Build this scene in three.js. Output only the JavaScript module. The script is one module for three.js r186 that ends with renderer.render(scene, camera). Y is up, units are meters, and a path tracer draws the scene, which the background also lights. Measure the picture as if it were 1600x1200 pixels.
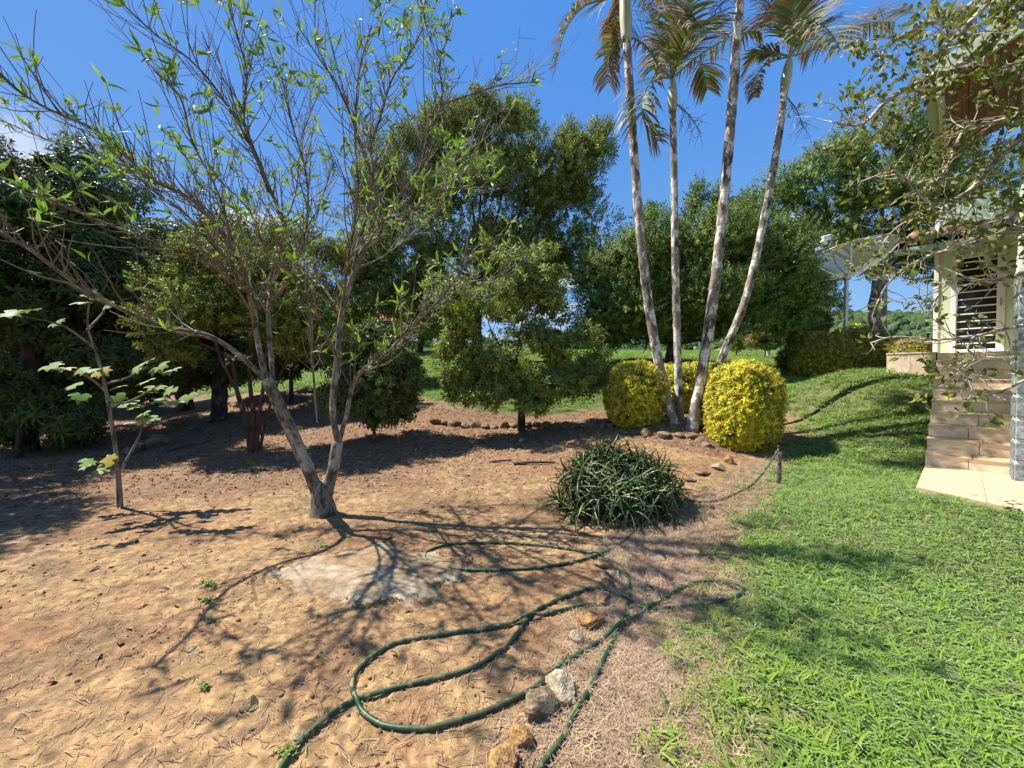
import * as THREE from 'three';
import { mergeGeometries } from 'three/addons/utils/BufferGeometryUtils.js';
import { RoundedBoxGeometry } from 'three/addons/geometries/RoundedBoxGeometry.js';

// ------------------------------------------------------------------ camera, sky, sun, exposure
const scene = new THREE.Scene();
const W = 1600, HH = 1200, F = 620, EYE = 1.5, PITCH = -1.1 * Math.PI / 180;
const camera = new THREE.PerspectiveCamera(2 * Math.atan(600 / F) * 180 / Math.PI, 4 / 3, 0.05, 3000);
camera.position.set(0, EYE, 0);
camera.rotation.set(PITCH, 0, 0);
scene.add(camera);
const renderer = new THREE.WebGLRenderer({ antialias: true });
renderer.toneMapping = THREE.LinearToneMapping;
renderer.toneMappingExposure = 2.0;
renderer.shadowMap.enabled = true;
const SUN = new THREE.Vector3(-0.66, 1, -0.24).normalize();
const sun = new THREE.DirectionalLight(new THREE.Color(1, 0.94, 0.84), 5);
sun.position.copy(SUN).multiplyScalar(60).add(new THREE.Vector3(0, 0, -12));
sun.target.position.set(0, 0, -12);
sun.castShadow = true; sun.shadow.mapSize.set(4096, 4096); sun.shadow.radius = 1;
Object.assign(sun.shadow.camera, { left: -32, right: 32, top: 32, bottom: -32, near: 1, far: 130 });
scene.add(sun, sun.target);

// ------------------------------------------------------------------ random and noise
function rngOf(seed) { let a = seed >>> 0; return () => { a = (a + 0x6D2B79F5) >>> 0; let t = a; t = Math.imul(t ^ (t >>> 15), t | 1); t ^= t + Math.imul(t ^ (t >>> 7), t | 61); return ((t ^ (t >>> 14)) >>> 0) / 4294967296; }; }
let R = rngOf(7);
const rnd = (a = 1, b) => b === undefined ? R() * a : a + R() * (b - a);
const pick = (a) => a[Math.floor(R() * a.length)];
const gauss = () => (R() + R() + R() + R() - 2) * 1.0;
const hash3 = (x, y, z) => { let h = Math.imul(x, 374761393) ^ Math.imul(y, 668265263) ^ Math.imul(z, 2147483647 - 1274126177); h = Math.imul(h ^ (h >>> 13), 1274126177); h ^= h >>> 16; return (h >>> 0) / 4294967296; };
const sm = (t) => t * t * (3 - 2 * t);
function n2(x, y, s = 0) {
  const xi = Math.floor(x), yi = Math.floor(y), u = sm(x - xi), v = sm(y - yi);
  const a = hash3(xi, yi, s), b = hash3(xi + 1, yi, s), c = hash3(xi, yi + 1, s), d = hash3(xi + 1, yi + 1, s);
  return a + (b - a) * u + (c - a) * v + (a - b - c + d) * u * v;
}
function n3(x, y, z, s = 0) { const zi = Math.floor(z), w = sm(z - zi); const a = n2(x, y, zi * 57 + s), b = n2(x, y, (zi + 1) * 57 + s); return a + (b - a) * w; }
function fbm(x, y, o = 4, s = 0) { let v = 0, a = 0.5, t = 0; for (let k = 0; k < o; k++) { v += a * n2(x, y, s + k * 17); t += a; x = x * 2.03 + 11.3; y = y * 2.03 + 5.7; a *= 0.5; } return v / t; }
const clamp = (x, a = 0, b = 1) => Math.min(b, Math.max(a, x));
const sstep = (a, b, x) => sm(clamp((x - a) / (b - a)));
const lerp = (a, b, t) => a + (b - a) * t;
const V = (x, y, z) => new THREE.Vector3(x, y, z);
const mix3 = (a, b, t) => [lerp(a[0], b[0], t), lerp(a[1], b[1], t), lerp(a[2], b[2], t)];
const lin = (r, g, b) => new THREE.Color().setRGB(r, g, b);

// ------------------------------------------------------------------ sky: air and low clouds
{
  const w = 2048, h = 1024, data = new Float32Array(w * h * 4);
  for (let j = 0; j < h; j++) for (let i = 0; i < w; i++) {
    const el = ((j + 0.5) / h - 0.5) * Math.PI, az = ((i + 0.5) / w - 0.5) * 2 * Math.PI;      // rows run from the ground up
    const d = [Math.cos(el) * Math.cos(az), Math.sin(el), Math.cos(el) * Math.sin(az)];
    const e = Math.max(d[1], 0);
    const t = Math.pow(1 - e, 3.1);
    let c = mix3([0.040, 0.142, 0.395], [0.185, 0.335, 0.49], t);
    c = mix3(c, [0.25, 0.35, 0.46], Math.pow(1 - e, 14) * 0.7);
    const cs = d[0] * SUN.x + d[1] * SUN.y + d[2] * SUN.z;
    const halo = Math.pow(Math.max(cs, 0), 6) * 0.035 + Math.pow(Math.max(cs, 0), 60) * 0.2;
    c = [c[0] + halo, c[1] + halo, c[2] + halo * 0.9];
    if (d[1] > 0.05) {                                             // fair-weather cumulus, low down, a few around the horizon
      const px = d[0] / (d[1] + 0.12), pz = d[2] / (d[1] + 0.12);
      const big = fbm(px * 0.55 + 3.1, pz * 0.55 + 8.2, 3, 5);
      const west = 0.10 * sstep(0.2, 0.9, -d[0]);
      const f = fbm(px * 2.6, pz * 2.6, 6, 91);
      const cov = sstep(0.60, 0.76, f * 0.55 + big * 0.45 + west + 0.03) * sstep(0.42, 0.30, d[1]) * sstep(0.05, 0.15, d[1]);
      c = mix3(c, [0.52, 0.535, 0.555], cov * 0.92);
    }
    if (d[1] < 0) c = mix3(c, [0.16, 0.18, 0.12], sstep(0, 0.1, -d[1]));
    const o = (j * w + i) * 4; data[o] = c[0]; data[o + 1] = c[1]; data[o + 2] = c[2]; data[o + 3] = 1;
  }
  const tex = new THREE.DataTexture(data, w, h, THREE.RGBAFormat, THREE.FloatType);
  tex.mapping = THREE.EquirectangularReflectionMapping; tex.magFilter = tex.minFilter = THREE.LinearFilter; tex.needsUpdate = true;
  scene.background = tex; scene.environment = tex;
}

// ------------------------------------------------------------------ pixel rays and terrain
const cp = Math.cos(PITCH), sp = Math.sin(PITCH);
function ray(px, py) {                                             // direction with z = -1
  const x = (px - 800) / F, y = (600 - py) / F, z = -1;
  const yy = y * cp - z * sp, zz = y * sp + z * cp;
  return V(x / -zz, yy / -zz, -1);
}
const U = (px, py, d) => { const r = ray(px, py); return V(r.x * d, EYE + r.y * d, -d); };
// heights read from things whose size is known (steps, post, trunks, hedges): [px, py, distance]
const CTRL = [];
for (const [px, py, d] of [[505, 800, 4.39], [188, 790, 4.55], [390, 705, 7.5], [345, 655, 11], [585, 688, 7.8], [690, 640, 9.5], [650, 692, 7.7], [860, 662, 8.6], [815, 674, 8.2], [815, 702, 7.0],
  [760, 760, 5.2], [720, 602, 13], [745, 585, 15], [980, 549, 26], [640, 548, 25], [1180, 549, 25], [1050, 574, 13], [1065, 655, 7.3], [1150, 703, 6.3], [985, 670, 7.2], [950, 655, 8.3], [1216, 757, 4.9], [1110, 732, 5.3],
  [1300, 700, 6.0], [1350, 622, 9.5], [1310, 587, 12], [1250, 650, 7.8], [440, 606, 14], [300, 622, 16], [100, 690, 9], [950, 818, 3.95], [560, 640, 10.5], [1230, 560, 18]])
  { const p = U(px, py, d); CTRL.push([p.x, p.z, p.y]); }
CTRL.push([0, 0, 0], [-3, 0, 0], [3, 0, 0.04], [0, -1.8, 0], [1.6, -2.4, 0.03], [3.2, -2.4, 0.10], [-9, -4, 0.08], [0, 8, -0.25], [-12, 6, -0.2], [12, 6, 0.1], [-14, -8, 0.25], [-16, -16, 1.0], [-22, -28, 2.4], [22, -28, 3.0], [16, -12, 1.7],
  [5.3, -5.05, 0.33], [4.17, -4.07, 0.32], [4.32, -3.35, 0.33], [6.5, -3.2, 0.33], [5.0, -6.0, 0.5], [6.2, -7.6, 1.28], [9, -6, 1.2], [7.25, -7.45, 1.58], [6.75, -8.2, 1.56], [6.35, -6.25, 0.9]);
const TPS = (() => {
  const n = CTRL.length, N = n + 3, A = [], k = (r2) => r2 < 1e-9 ? 0 : 0.5 * r2 * Math.log(r2);
  for (let i = 0; i < N; i++) A.push(new Float64Array(N + 1));
  for (let i = 0; i < n; i++) { for (let j = 0; j < n; j++) A[i][j] = k((CTRL[i][0] - CTRL[j][0]) ** 2 + (CTRL[i][1] - CTRL[j][1]) ** 2) + (i === j ? 0.12 : 0); A[i][n] = 1; A[i][n + 1] = CTRL[i][0]; A[i][n + 2] = CTRL[i][1]; A[n][i] = 1; A[n + 1][i] = CTRL[i][0]; A[n + 2][i] = CTRL[i][1]; A[i][N] = CTRL[i][2]; }
  for (let c = 0; c < N; c++) { let p = c; for (let r = c + 1; r < N; r++) if (Math.abs(A[r][c]) > Math.abs(A[p][c])) p = r; [A[c], A[p]] = [A[p], A[c]]; for (let r = 0; r < N; r++) if (r !== c) { const f = A[r][c] / A[c][c]; if (f) for (let q = c; q <= N; q++) A[r][q] -= f * A[c][q]; } }
  const w = A.map((row, i) => row[N] / row[i]);
  return (x, z) => { let v = w[n] + w[n + 1] * x + w[n + 2] * z; for (let i = 0; i < n; i++) v += w[i] * k((CTRL[i][0] - x) ** 2 + (CTRL[i][1] - z) ** 2); return v; };
})();
function H(x, z) {
  const r = Math.hypot(x, z), w = sstep(22, 34, r);
  const near = w < 1 ? TPS(x, z) : 0;
  const far = 3.1 - Math.max(0, r - 27) * 0.085 + (z > -5 ? -1.8 * sstep(-5, 10, z) : 0);
  return lerp(near, Math.max(far, -16), w);
}
function G(px, py, lift = 0) {                                     // where that pixel's ray meets the ground
  const r = ray(px, py); let a = 0.5, b = 0.5;
  for (; b < 60; b *= 1.03) { if (EYE + r.y * b < H(r.x * b, -b)) break; a = b; }
  for (let k = 0; k < 24; k++) { const m = (a + b) / 2; if (EYE + r.y * m < H(r.x * m, -m)) b = m; else a = m; }
  return V(r.x * a, H(r.x * a, -a) + lift, -a);
}
const onG = (x, z, lift = 0) => V(x, H(x, z) + lift, z);

// ------------------------------------------------------------------ zones of the ground
const xz = (p) => [p.x, p.z];
const LAWN = [[1.25, 1.5], [0.75, -0.6], ...[[1005, 1195], [1055, 1080], [1080, 960], [1098, 880], [1120, 810], [1150, 757], [1200, 716], [1235, 688], [1228, 655], [1130, 622], [1010, 618], [955, 640]].map(([a, b]) => xz(G(a, b))),
  ...[[860, 652], [760, 647], [690, 634], [640, 622], [560, 612], [430, 614], [300, 622]].map(([a, b]) => xz(G(a, b))), [-16, -18], [-60, -40], [-60, -300], [300, -300], [300, 40], [1.25, 40]];
function polyDist(P, x, z) {                                       // > 0 inside
  let inside = false, d = 1e9;
  for (let i = 0, j = P.length - 1; i < P.length; j = i++) {
    const [xi, zi] = P[i], [xj, zj] = P[j];
    if ((zi > z) !== (zj > z) && x < (xj - xi) * (z - zi) / (zj - zi) + xi) inside = !inside;
    const ex = xj - xi, ez = zj - zi, t = clamp(((x - xi) * ex + (z - zi) * ez) / (ex * ex + ez * ez)), dx = xi + ex * t - x, dz = zi + ez * t - z;
    d = Math.min(d, dx * dx + dz * dz);
  }
  return (inside ? 1 : -1) * Math.sqrt(d);
}
const lawnD = (x, z) => polyDist(LAWN, x, z) + (fbm(x * 2.2, z * 2.2, 3, 3) - 0.5) * 0.5 + (n2(x * 9, z * 9, 8) - 0.5) * 0.18;
const STRIP = [[760, 1210], [800, 1150], [850, 1060], [905, 980], [935, 900], [960, 840], [1020, 800], [1090, 770], [1130, 745], [1200, 705], [1260, 720], [1190, 830], [1180, 960], [1150, 1210]].map(([a, b]) => xz(G(a, b)));
const stripD = (x, z) => polyDist(STRIP, x, z) + (fbm(x * 3, z * 3, 3, 23) - 0.5) * 0.25;
const BED = [[945, 672], [955, 640], [1010, 618], [1130, 622], [1228, 655], [1235, 695], [1150, 725], [1060, 712], [980, 690]].map(([a, b]) => xz(G(a, b)));
// leaf litter under the trees at the back and the left
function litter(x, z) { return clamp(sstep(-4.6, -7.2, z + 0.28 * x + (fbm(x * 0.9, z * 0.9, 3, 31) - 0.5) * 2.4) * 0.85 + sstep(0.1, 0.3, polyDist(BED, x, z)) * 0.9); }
function micro(x, z, r) {
  if (r > 14) return 0;
  const k = sstep(14, 6, r);
  return 0.72 * k * ((fbm(x * 5, z * 5, 3, 41) - 0.5) * 0.014 + (fbm(x * 34, z * 34, 2, 43) - 0.5) * 0.014 * (0.3 + 1.5 * sstep(0.35, 0.65, fbm(x * 1.7, z * 1.7, 3, 45))) + Math.pow(n2(x * 13 + 3 * n2(x * 3, z * 3, 4), z * 13, 47), 8) * 0.010);
}
function groundColor(x, z) {
  const r = Math.hypot(x, z), ld = lawnD(x, z);
  const a = fbm(x * 0.9 + 4, z * 1.3, 4, 51), b = fbm(x * 4.3, z * 4.3, 3, 57), f = r < 20 ? n2(x * 31, z * 31, 61) : 0.5;
  let c = mix3([0.50, 0.28, 0.13], [0.76, 0.495, 0.24], sstep(0.32, 0.66, a));
  c = mix3(c, [0.50, 0.26, 0.13], sstep(0.55, 0.75, b) * 0.55);
  c = mix3(c, [0.42, 0.27, 0.15], sstep(0.52, 0.78, fbm(x * 11, z * 11, 3, 63)) * 0.8);
  c = mix3(c, [0.30, 0.24, 0.12], sstep(0.54, 0.74, fbm(x * 1.7 + 9, z * 1.7, 4, 67)) * 0.45);
  const v = (0.82 + 0.36 * f) * 0.66; c = c.map((q, i) => q * v * [0.98, 0.92, 0.84][i]);
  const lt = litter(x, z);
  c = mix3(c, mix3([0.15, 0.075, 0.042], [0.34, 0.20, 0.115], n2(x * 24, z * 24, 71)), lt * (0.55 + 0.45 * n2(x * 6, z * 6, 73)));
  const st = sstep(-0.12, 0.22, stripD(x, z));
  c = mix3(c, mix3([0.28, 0.185, 0.117], [0.43, 0.32, 0.22], n2(x * 40, z * 40, 77)), st * 0.85);
  const g = sstep(-0.08, 0.35, ld);
  c = mix3(c, mix3([0.10, 0.15, 0.028], [0.20, 0.20, 0.065], n2(x * 12, z * 12, 79) * 0.6 + fbm(x * 2, z * 2, 3, 81) * 0.4), g);
  return c;
}

// ------------------------------------------------------------------ textures and materials
function tex(w, h, fn, srgb = true) {
  const d = new Uint8Array(w * h * 4);
  for (let j = 0; j < h; j++) for (let i = 0; i < w; i++) { const c = fn(i / w, j / h), o = (j * w + i) * 4; d[o] = clamp(c[0], 0, 255); d[o + 1] = clamp(c[1], 0, 255); d[o + 2] = clamp(c[2], 0, 255); d[o + 3] = 255; }
  const t = new THREE.DataTexture(d, w, h); t.wrapS = t.wrapT = THREE.RepeatWrapping; t.magFilter = THREE.LinearFilter; t.minFilter = THREE.LinearMipmapLinearFilter; t.generateMipmaps = true; if (srgb) t.colorSpace = THREE.SRGBColorSpace; t.needsUpdate = true; return t;
}
function tiled(u, v, fu, fv, o, s) {                               // fbm that repeats over the unit square
  let val = 0, a = 0.5, t = 0;
  for (let k = 0; k < o; k++) { const X = u * fu, Y = v * fv, xi = Math.floor(X), yi = Math.floor(Y), p = sm(X - xi), q = sm(Y - yi), m = (n, M) => ((n % M) + M) % M; const h00 = hash3(m(xi, fu), m(yi, fv), s + k), h10 = hash3(m(xi + 1, fu), m(yi, fv), s + k), h01 = hash3(m(xi, fu), m(yi + 1, fv), s + k), h11 = hash3(m(xi + 1, fu), m(yi + 1, fv), s + k); val += a * lerp(lerp(h00, h10, p), lerp(h01, h11, p), q); t += a; fu *= 2; fv *= 2; a *= 0.55; }
  return val / t;
}
const grain = (() => {                                             // soil grain with straw bits
  const w = 1024, buf = new Float32Array(w * w), Q = rngOf(99);
  for (let j = 0; j < w; j++) for (let i = 0; i < w; i++) buf[j * w + i] = 150 + 95 * (tiled(i / w, j / w, 24, 24, 5, 3) - 0.5) + 60 * (hash3(i, j, 5) - 0.5);
  for (let k = 0; k < 5200; k++) {
    let x = Q() * w, y = Q() * w, a = Q() * 6.28; const L = 6 + Q() * 26, v = Q() < 0.6 ? 215 + Q() * 40 : 70 + Q() * 50, da = (Q() - 0.5) * 0.08;
    for (let q = 0; q < L; q++) { x += Math.cos(a); y += Math.sin(a); a += da; const o = (((y | 0) % w + w) % w) * w + (((x | 0) % w + w) % w); buf[o] = lerp(buf[o], v, 0.75); }
  }
  return tex(w, w, (u, v) => { const c = buf[Math.round(v * w) * w + Math.round(u * w)]; return [c * 1.38, c * 1.38, c * 1.36]; });
})();
const grainBump = grain.clone(); grainBump.colorSpace = THREE.NoColorSpace; grainBump.needsUpdate = true;
const groundMat = new THREE.MeshStandardMaterial({ vertexColors: true, map: grain, bumpMap: grainBump, bumpScale: 0.006, roughness: 0.96 });
const barkTex = (base, dark, light, fu, fv, s) => tex(256, 512, (u, v) => { const a = tiled(u, v, fu, fv, 5, s), b = tiled(u, v, 6, 6, 4, s + 40), c = tiled(u, v, 40, 10, 2, s + 80); let q = mix3(dark, base, sstep(0.3, 0.6, a)); q = mix3(q, light, sstep(0.55, 0.72, b) * 0.8); const k = 0.85 + 0.3 * c; return q.map((x) => x * k); });
const barkMat = (t, rough = 0.9, bs = 0.006) => { const b = t.clone(); b.colorSpace = THREE.NoColorSpace; b.needsUpdate = true; return new THREE.MeshStandardMaterial({ map: t, bumpMap: b, bumpScale: bs, roughness: rough }); };
const M = {};
M.peachBark = barkMat(barkTex([124, 112, 94], [72, 63, 53], [176, 167, 145], 26, 18, 11));
M.peachTwig = new THREE.MeshStandardMaterial({ color: lin(0.15, 0.115, 0.085), roughness: 0.75 });
M.darkBark = barkMat(barkTex([84, 70, 58], [45, 36, 30], [120, 110, 96], 14, 8, 21), 0.95, 0.012);
M.redBark = barkMat(barkTex([92, 66, 49], [54, 37, 28], [128, 100, 78], 24, 6, 31), 0.9, 0.01);
M.greyBark = barkMat(barkTex([136, 122, 102], [78, 66, 54], [176, 168, 150], 16, 6, 35), 0.95, 0.012);
M.paleTwig = barkMat(barkTex([186, 174, 156], [112, 98, 86], [236, 230, 218], 20, 14, 37), 0.8, 0.003);
M.palmBark = barkMat(tex(256, 1024, (u, v) => {                    // ringed grey trunk, pale and dark lichen
  const ring = Math.abs(((v * 22 + 0.25 * tiled(u, v, 4, 8, 3, 7)) % 1) - 0.5) * 2, li = tiled(u, v, 6, 18, 5, 12), dk = tiled(u, v, 5, 14, 5, 44), f = tiled(u, v, 40, 120, 2, 77);
  let c = mix3([120, 108, 94], [150, 140, 126], f); c = mix3(c, [212, 206, 194], sstep(0.47, 0.60, li)); c = mix3(c, [62, 54, 46], sstep(0.58, 0.70, dk) * 0.85); c = mix3(c, [98, 88, 76], sstep(0.88, 0.98, ring) * 0.45); return c;
}), 0.92, 0.006);
function leafMat(r, g, b, { trans = 0.32, coat = 0.15, rough = 1, coatRough = 0.35 } = {}) { return new THREE.MeshPhysicalMaterial({ color: lin(r, g, b), roughness: rough, transmission: trans, thickness: 0, clearcoat: coat, clearcoatRoughness: coatRough, side: THREE.DoubleSide }); }
M.peachLeaf = leafMat(0.16, 0.29, 0.03, { trans: 0.42, coat: 0.2 });
M.figLeaf = leafMat(0.17, 0.28, 0.03, { trans: 0.45, coat: 0.12 });
M.darkLeaf = leafMat(0.075, 0.115, 0.012, { trans: 0.18, rough: 1, coat: 0.22, coatRough: 0.25 });
M.midLeaf = leafMat(0.105, 0.185, 0.017, { trans: 0.28, coat: 0.1 });
M.brightLeaf = leafMat(0.15, 0.225, 0.018, { trans: 0.35, coat: 0.18 });
M.oliveLeaf = leafMat(0.15, 0.21, 0.021, { trans: 0.3, coat: 0.1 });
M.goldLeaf = leafMat(0.60, 0.54, 0.012, { trans: 0.32, coat: 0.12 });
M.hedgeLeaf = leafMat(0.19, 0.21, 0.014, { trans: 0.3, coat: 0.12 });
M.nearLeaf = leafMat(0.13, 0.17, 0.016, { trans: 0.42, coat: 0.2 });
M.grass = leafMat(0.155, 0.295, 0.016, { trans: 0.42, coat: 0.04 });
M.straw = new THREE.MeshStandardMaterial({ color: lin(0.46, 0.35, 0.225), roughness: 0.9, side: THREE.DoubleSide });
M.deadLeaf = new THREE.MeshStandardMaterial({ color: lin(0.32, 0.19, 0.10), roughness: 0.85, side: THREE.DoubleSide });
M.aloe = new THREE.MeshPhysicalMaterial({ color: lin(0.070, 0.115, 0.028), roughness: 0.5, clearcoat: 0.15, clearcoatRoughness: 0.35, side: THREE.DoubleSide });
const stoneTex = tex(512, 512, (u, v) => { const a = tiled(u, v, 6, 6, 6, 61), b = tiled(u, v, 30, 30, 3, 67), k = 150 + 130 * (a - 0.5) + 90 * (b - 0.5); return [k * 1.45, k * 1.44, k * 1.42]; });
const stoneMat = (r, g, b) => { const bt = stoneTex.clone(); bt.colorSpace = THREE.NoColorSpace; bt.needsUpdate = true; return new THREE.MeshStandardMaterial({ color: lin(r, g, b), map: stoneTex, bumpMap: bt, bumpScale: 0.012, roughness: 0.92 }); };
M.stoneGrey = stoneMat(0.27, 0.20, 0.12); M.stonePale = stoneMat(0.46, 0.38, 0.25); M.stoneOchre = stoneMat(0.44, 0.24, 0.085); M.stoneBrown = stoneMat(0.28, 0.19, 0.105);

// ------------------------------------------------------------------ shared helpers
const taken = new Map();
const numbered = (n) => { const k = taken.get(n) ?? 0; taken.set(n, k + 1); return k ? n + '_' + String(k).padStart(3, '0') : n; };
function meta(o, label, category, group, kind) { o.userData.label = label; if (category) o.userData.category = category; if (group) o.userData.group = group; if (kind) o.userData.kind = kind; return o; }
function thing(name, label, category, pos, turn = 0, group) { const o = new THREE.Group(); o.name = numbered(name); o.position.copy(pos ?? V(0, 0, 0)); o.rotation.y = turn; scene.add(o); return meta(o, label, category, group); }
function part(name, geo, mat, parent, kind) { const m = new THREE.Mesh(geo, mat); m.name = name; m.castShadow = m.receiveShadow = true; parent.add(m); if (kind) m.userData.kind = kind; return m; }
function solo(name, geo, mat, label, category, pos, group, kind) { const m = part(numbered(name), geo, mat, scene); if (pos) m.position.copy(pos); meta(m, label, category, group, kind); return m; }
function geom(pos, idx, uv, col) { const g = new THREE.BufferGeometry(); g.setAttribute('position', new THREE.Float32BufferAttribute(pos, 3)); if (uv) g.setAttribute('uv', new THREE.Float32BufferAttribute(uv, 2)); if (col) g.setAttribute('color', new THREE.Float32BufferAttribute(col, 3)); g.setIndex(idx); g.computeVertexNormals(); return g; }
// a tapered tube through points; radii given along it; uv in metres
function tube(pts, radii, { seg = 8, per = 4, rough = 0, tension = 0.5, cap = true, round = 0 } = {}) {
  const c = new THREE.CatmullRomCurve3(pts, false, 'centripetal', tension), n = Math.max(2, (pts.length - 1) * per), P = [], uv = [], idx = [], up = V(0.31, 0.2, 0.93).normalize();
  let len = 0, last = null, nrm = null;
  for (let i = 0; i <= n; i++) {
    const t = i / n, p = c.getPoint(t), tan = c.getTangent(t); if (last) len += p.distanceTo(last); last = p;
    if (!nrm) nrm = V().crossVectors(tan, up).normalize(); else nrm.addScaledVector(tan, -nrm.dot(tan)).normalize();
    const bin = V().crossVectors(tan, nrm), k = t * (radii.length - 1), ki = Math.min(radii.length - 2, Math.floor(k)), rr = lerp(radii[ki], radii[ki + 1], k - ki);
    for (let s = 0; s <= seg; s++) {
      const a = (s % seg) / seg * Math.PI * 2, q = rr * (1 + (rough ? (n3(Math.cos(a) * 1.7 + 5, Math.sin(a) * 1.7 + len * 6, len * 3, 3) - 0.5) * rough : 0));
      P.push(p.x + (nrm.x * Math.cos(a) + bin.x * Math.sin(a)) * q, p.y + (nrm.y * Math.cos(a) + bin.y * Math.sin(a)) * q, p.z + (nrm.z * Math.cos(a) + bin.z * Math.sin(a)) * q);
      uv.push(s / seg * Math.max(0.05, 2 * Math.PI * radii[0]), len);
    }
  }
  for (let i = 0; i < n; i++) for (let s = 0; s < seg; s++) { const a = i * (seg + 1) + s, b = a + seg + 1; idx.push(a, b, a + 1, b, b + 1, a + 1); }
  if (cap) for (const [row, flip] of [[0, 1], [n, 0]]) { const o = P.length / 3, b = row * (seg + 1), m = c.getPoint(row / n); P.push(m.x, m.y, m.z); uv.push(0, 0); for (let s = 0; s < seg; s++) flip ? idx.push(o, b + s, b + s + 1) : idx.push(o, b + s + 1, b + s); }
  return geom(P, idx, uv);
}
const box = (w, h, d, x = 0, y = 0, z = 0) => new THREE.BoxGeometry(w, h, d).translate(x, y, z);
const rbox = (w, h, d, r, x = 0, y = 0, z = 0) => new RoundedBoxGeometry(w, h, d, 1, r).translate(x, y, z);
// one leaf along +y from the origin, face to +z, folded along the rib and bent over
function leafG(L, Wd, fold = 0.25, bend = 0.3, segs = 2, wide = 0.42) {
  const P = [], idx = [], uv = [];
  const w = (t) => Wd / 2 * Math.pow(Math.sin(Math.PI * Math.pow(t, Math.log(0.5) / Math.log(wide))), 0.9);
  for (let i = 0; i <= segs + 1; i++) { const t = i / (segs + 1), a = bend * t, y = L * t * Math.cos(a * 0.6), z = -L * t * Math.sin(a), q = i === 0 || i === segs + 1 ? 0 : w(t); P.push(-q, y, z + q * fold, 0, y, z, q, y, z + q * fold); uv.push(0, t, 0.5, t, 1, t); }
  for (let i = 0; i <= segs; i++) { const a = i * 3; idx.push(a, a + 1, a + 4, a, a + 4, a + 3, a + 1, a + 2, a + 5, a + 1, a + 5, a + 4); }
  const clean = []; for (let i = 0; i < idx.length; i += 3) { const [a, b, c] = idx.slice(i, i + 3), e = (q) => [P[q * 3], P[q * 3 + 1], P[q * 3 + 2]].join(); if (e(a) !== e(b) && e(b) !== e(c) && e(a) !== e(c)) clean.push(a, b, c); }
  return geom(P, clean, uv);
}
const _m = new THREE.Matrix4(), _q = new THREE.Quaternion(), _e = new THREE.Euler();
const mat4 = (p, q, s) => new THREE.Matrix4().compose(p, q, s.isVector3 ? s : V(s, s, s));
const qAlong = (dir, spin = 0) => { const q = new THREE.Quaternion().setFromUnitVectors(V(0, 1, 0), dir.clone().normalize()); return q.multiply(new THREE.Quaternion().setFromAxisAngle(V(0, 1, 0), spin)); };
const rdir = () => { for (;;) { const v = V(rnd(-1, 1), rnd(-1, 1), rnd(-1, 1)), l = v.length(); if (l > 0.1 && l < 1) return v.divideScalar(l); } };
// a sprig: leaves round a short stem along +y
function sprig(n, L, Wd, { stem = 0.1, out = 0.9, droop = 0.3, fold = 0.25, segs = 1 } = {}) {
  const gs = [];
  for (let k = 0; k < n; k++) { const t = (k + 0.5) / n, a = k * 2.4 + rnd(-0.4, 0.4), tilt = lerp(out * 1.35, out * 0.45, t) + rnd(-0.2, 0.2), s = rnd(0.72, 1.15); const g = leafG(L * s, Wd * s, fold, droop + rnd(-0.15, 0.25), segs); g.applyMatrix4(new THREE.Matrix4().makeRotationFromEuler(_e.set(-tilt, 0, 0))).rotateY(a).translate(0, stem * t, 0); gs.push(g); }
  return mergeGeometries(gs);
}
function instanced(name, geo, mat, mats, colors, parent, kind = 'stuff') {
  const m = new THREE.InstancedMesh(geo, mat, mats.length); m.name = name; m.castShadow = m.receiveShadow = true;
  mats.forEach((x, i) => { m.setMatrixAt(i, x); if (colors) m.setColorAt(i, colors[i]); });
  m.userData.kind = kind; parent.add(m); return m;
}
const tint = (spread = 0.3, yellow = 0.15) => { const v = 1 + rnd(-spread, spread), y = rnd(0, yellow); return lin(v * (1 + y * 1.6), v * (1 + y * 0.5), v * (1 - y * 0.5)); };

// ------------------------------------------------------------------ ground sheet, hills
{
  const cols = []; const T0 = -1.0, T1 = 1.0;
  for (let k = 0; k <= 760; k++) cols.push(lerp(T0, T1, k / 760));
  for (let k = 1; k < 70; k++) cols.push(lerp(T1, T0 + 2 * Math.PI, k / 70));
  cols.push(T0 + 2 * Math.PI);
  const rows = [0.02]; for (let k = 0; k <= 470; k++) rows.push(0.7 * Math.pow(16 / 0.7, k / 470)); for (let k = 1; k <= 70; k++) rows.push(16 * Math.pow(2200 / 16, k / 70));
  const P = [], C = [], uv = [], idx = [], n = cols.length;
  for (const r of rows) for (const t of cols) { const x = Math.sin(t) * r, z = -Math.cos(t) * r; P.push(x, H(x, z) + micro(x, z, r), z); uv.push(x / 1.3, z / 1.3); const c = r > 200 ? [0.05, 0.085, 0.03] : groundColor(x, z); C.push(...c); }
  for (let i = 0; i < rows.length - 1; i++) for (let j = 0; j < n - 1; j++) { const a = i * n + j, b = a + n; idx.push(a, a + 1, b, a + 1, b + 1, b); }
  const g = geom(P, idx, uv, C);
  solo('ground', g, groundMat, 'sandy garden soil and lawn bank rising to the back', undefined, undefined, undefined, 'structure');
}
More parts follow.
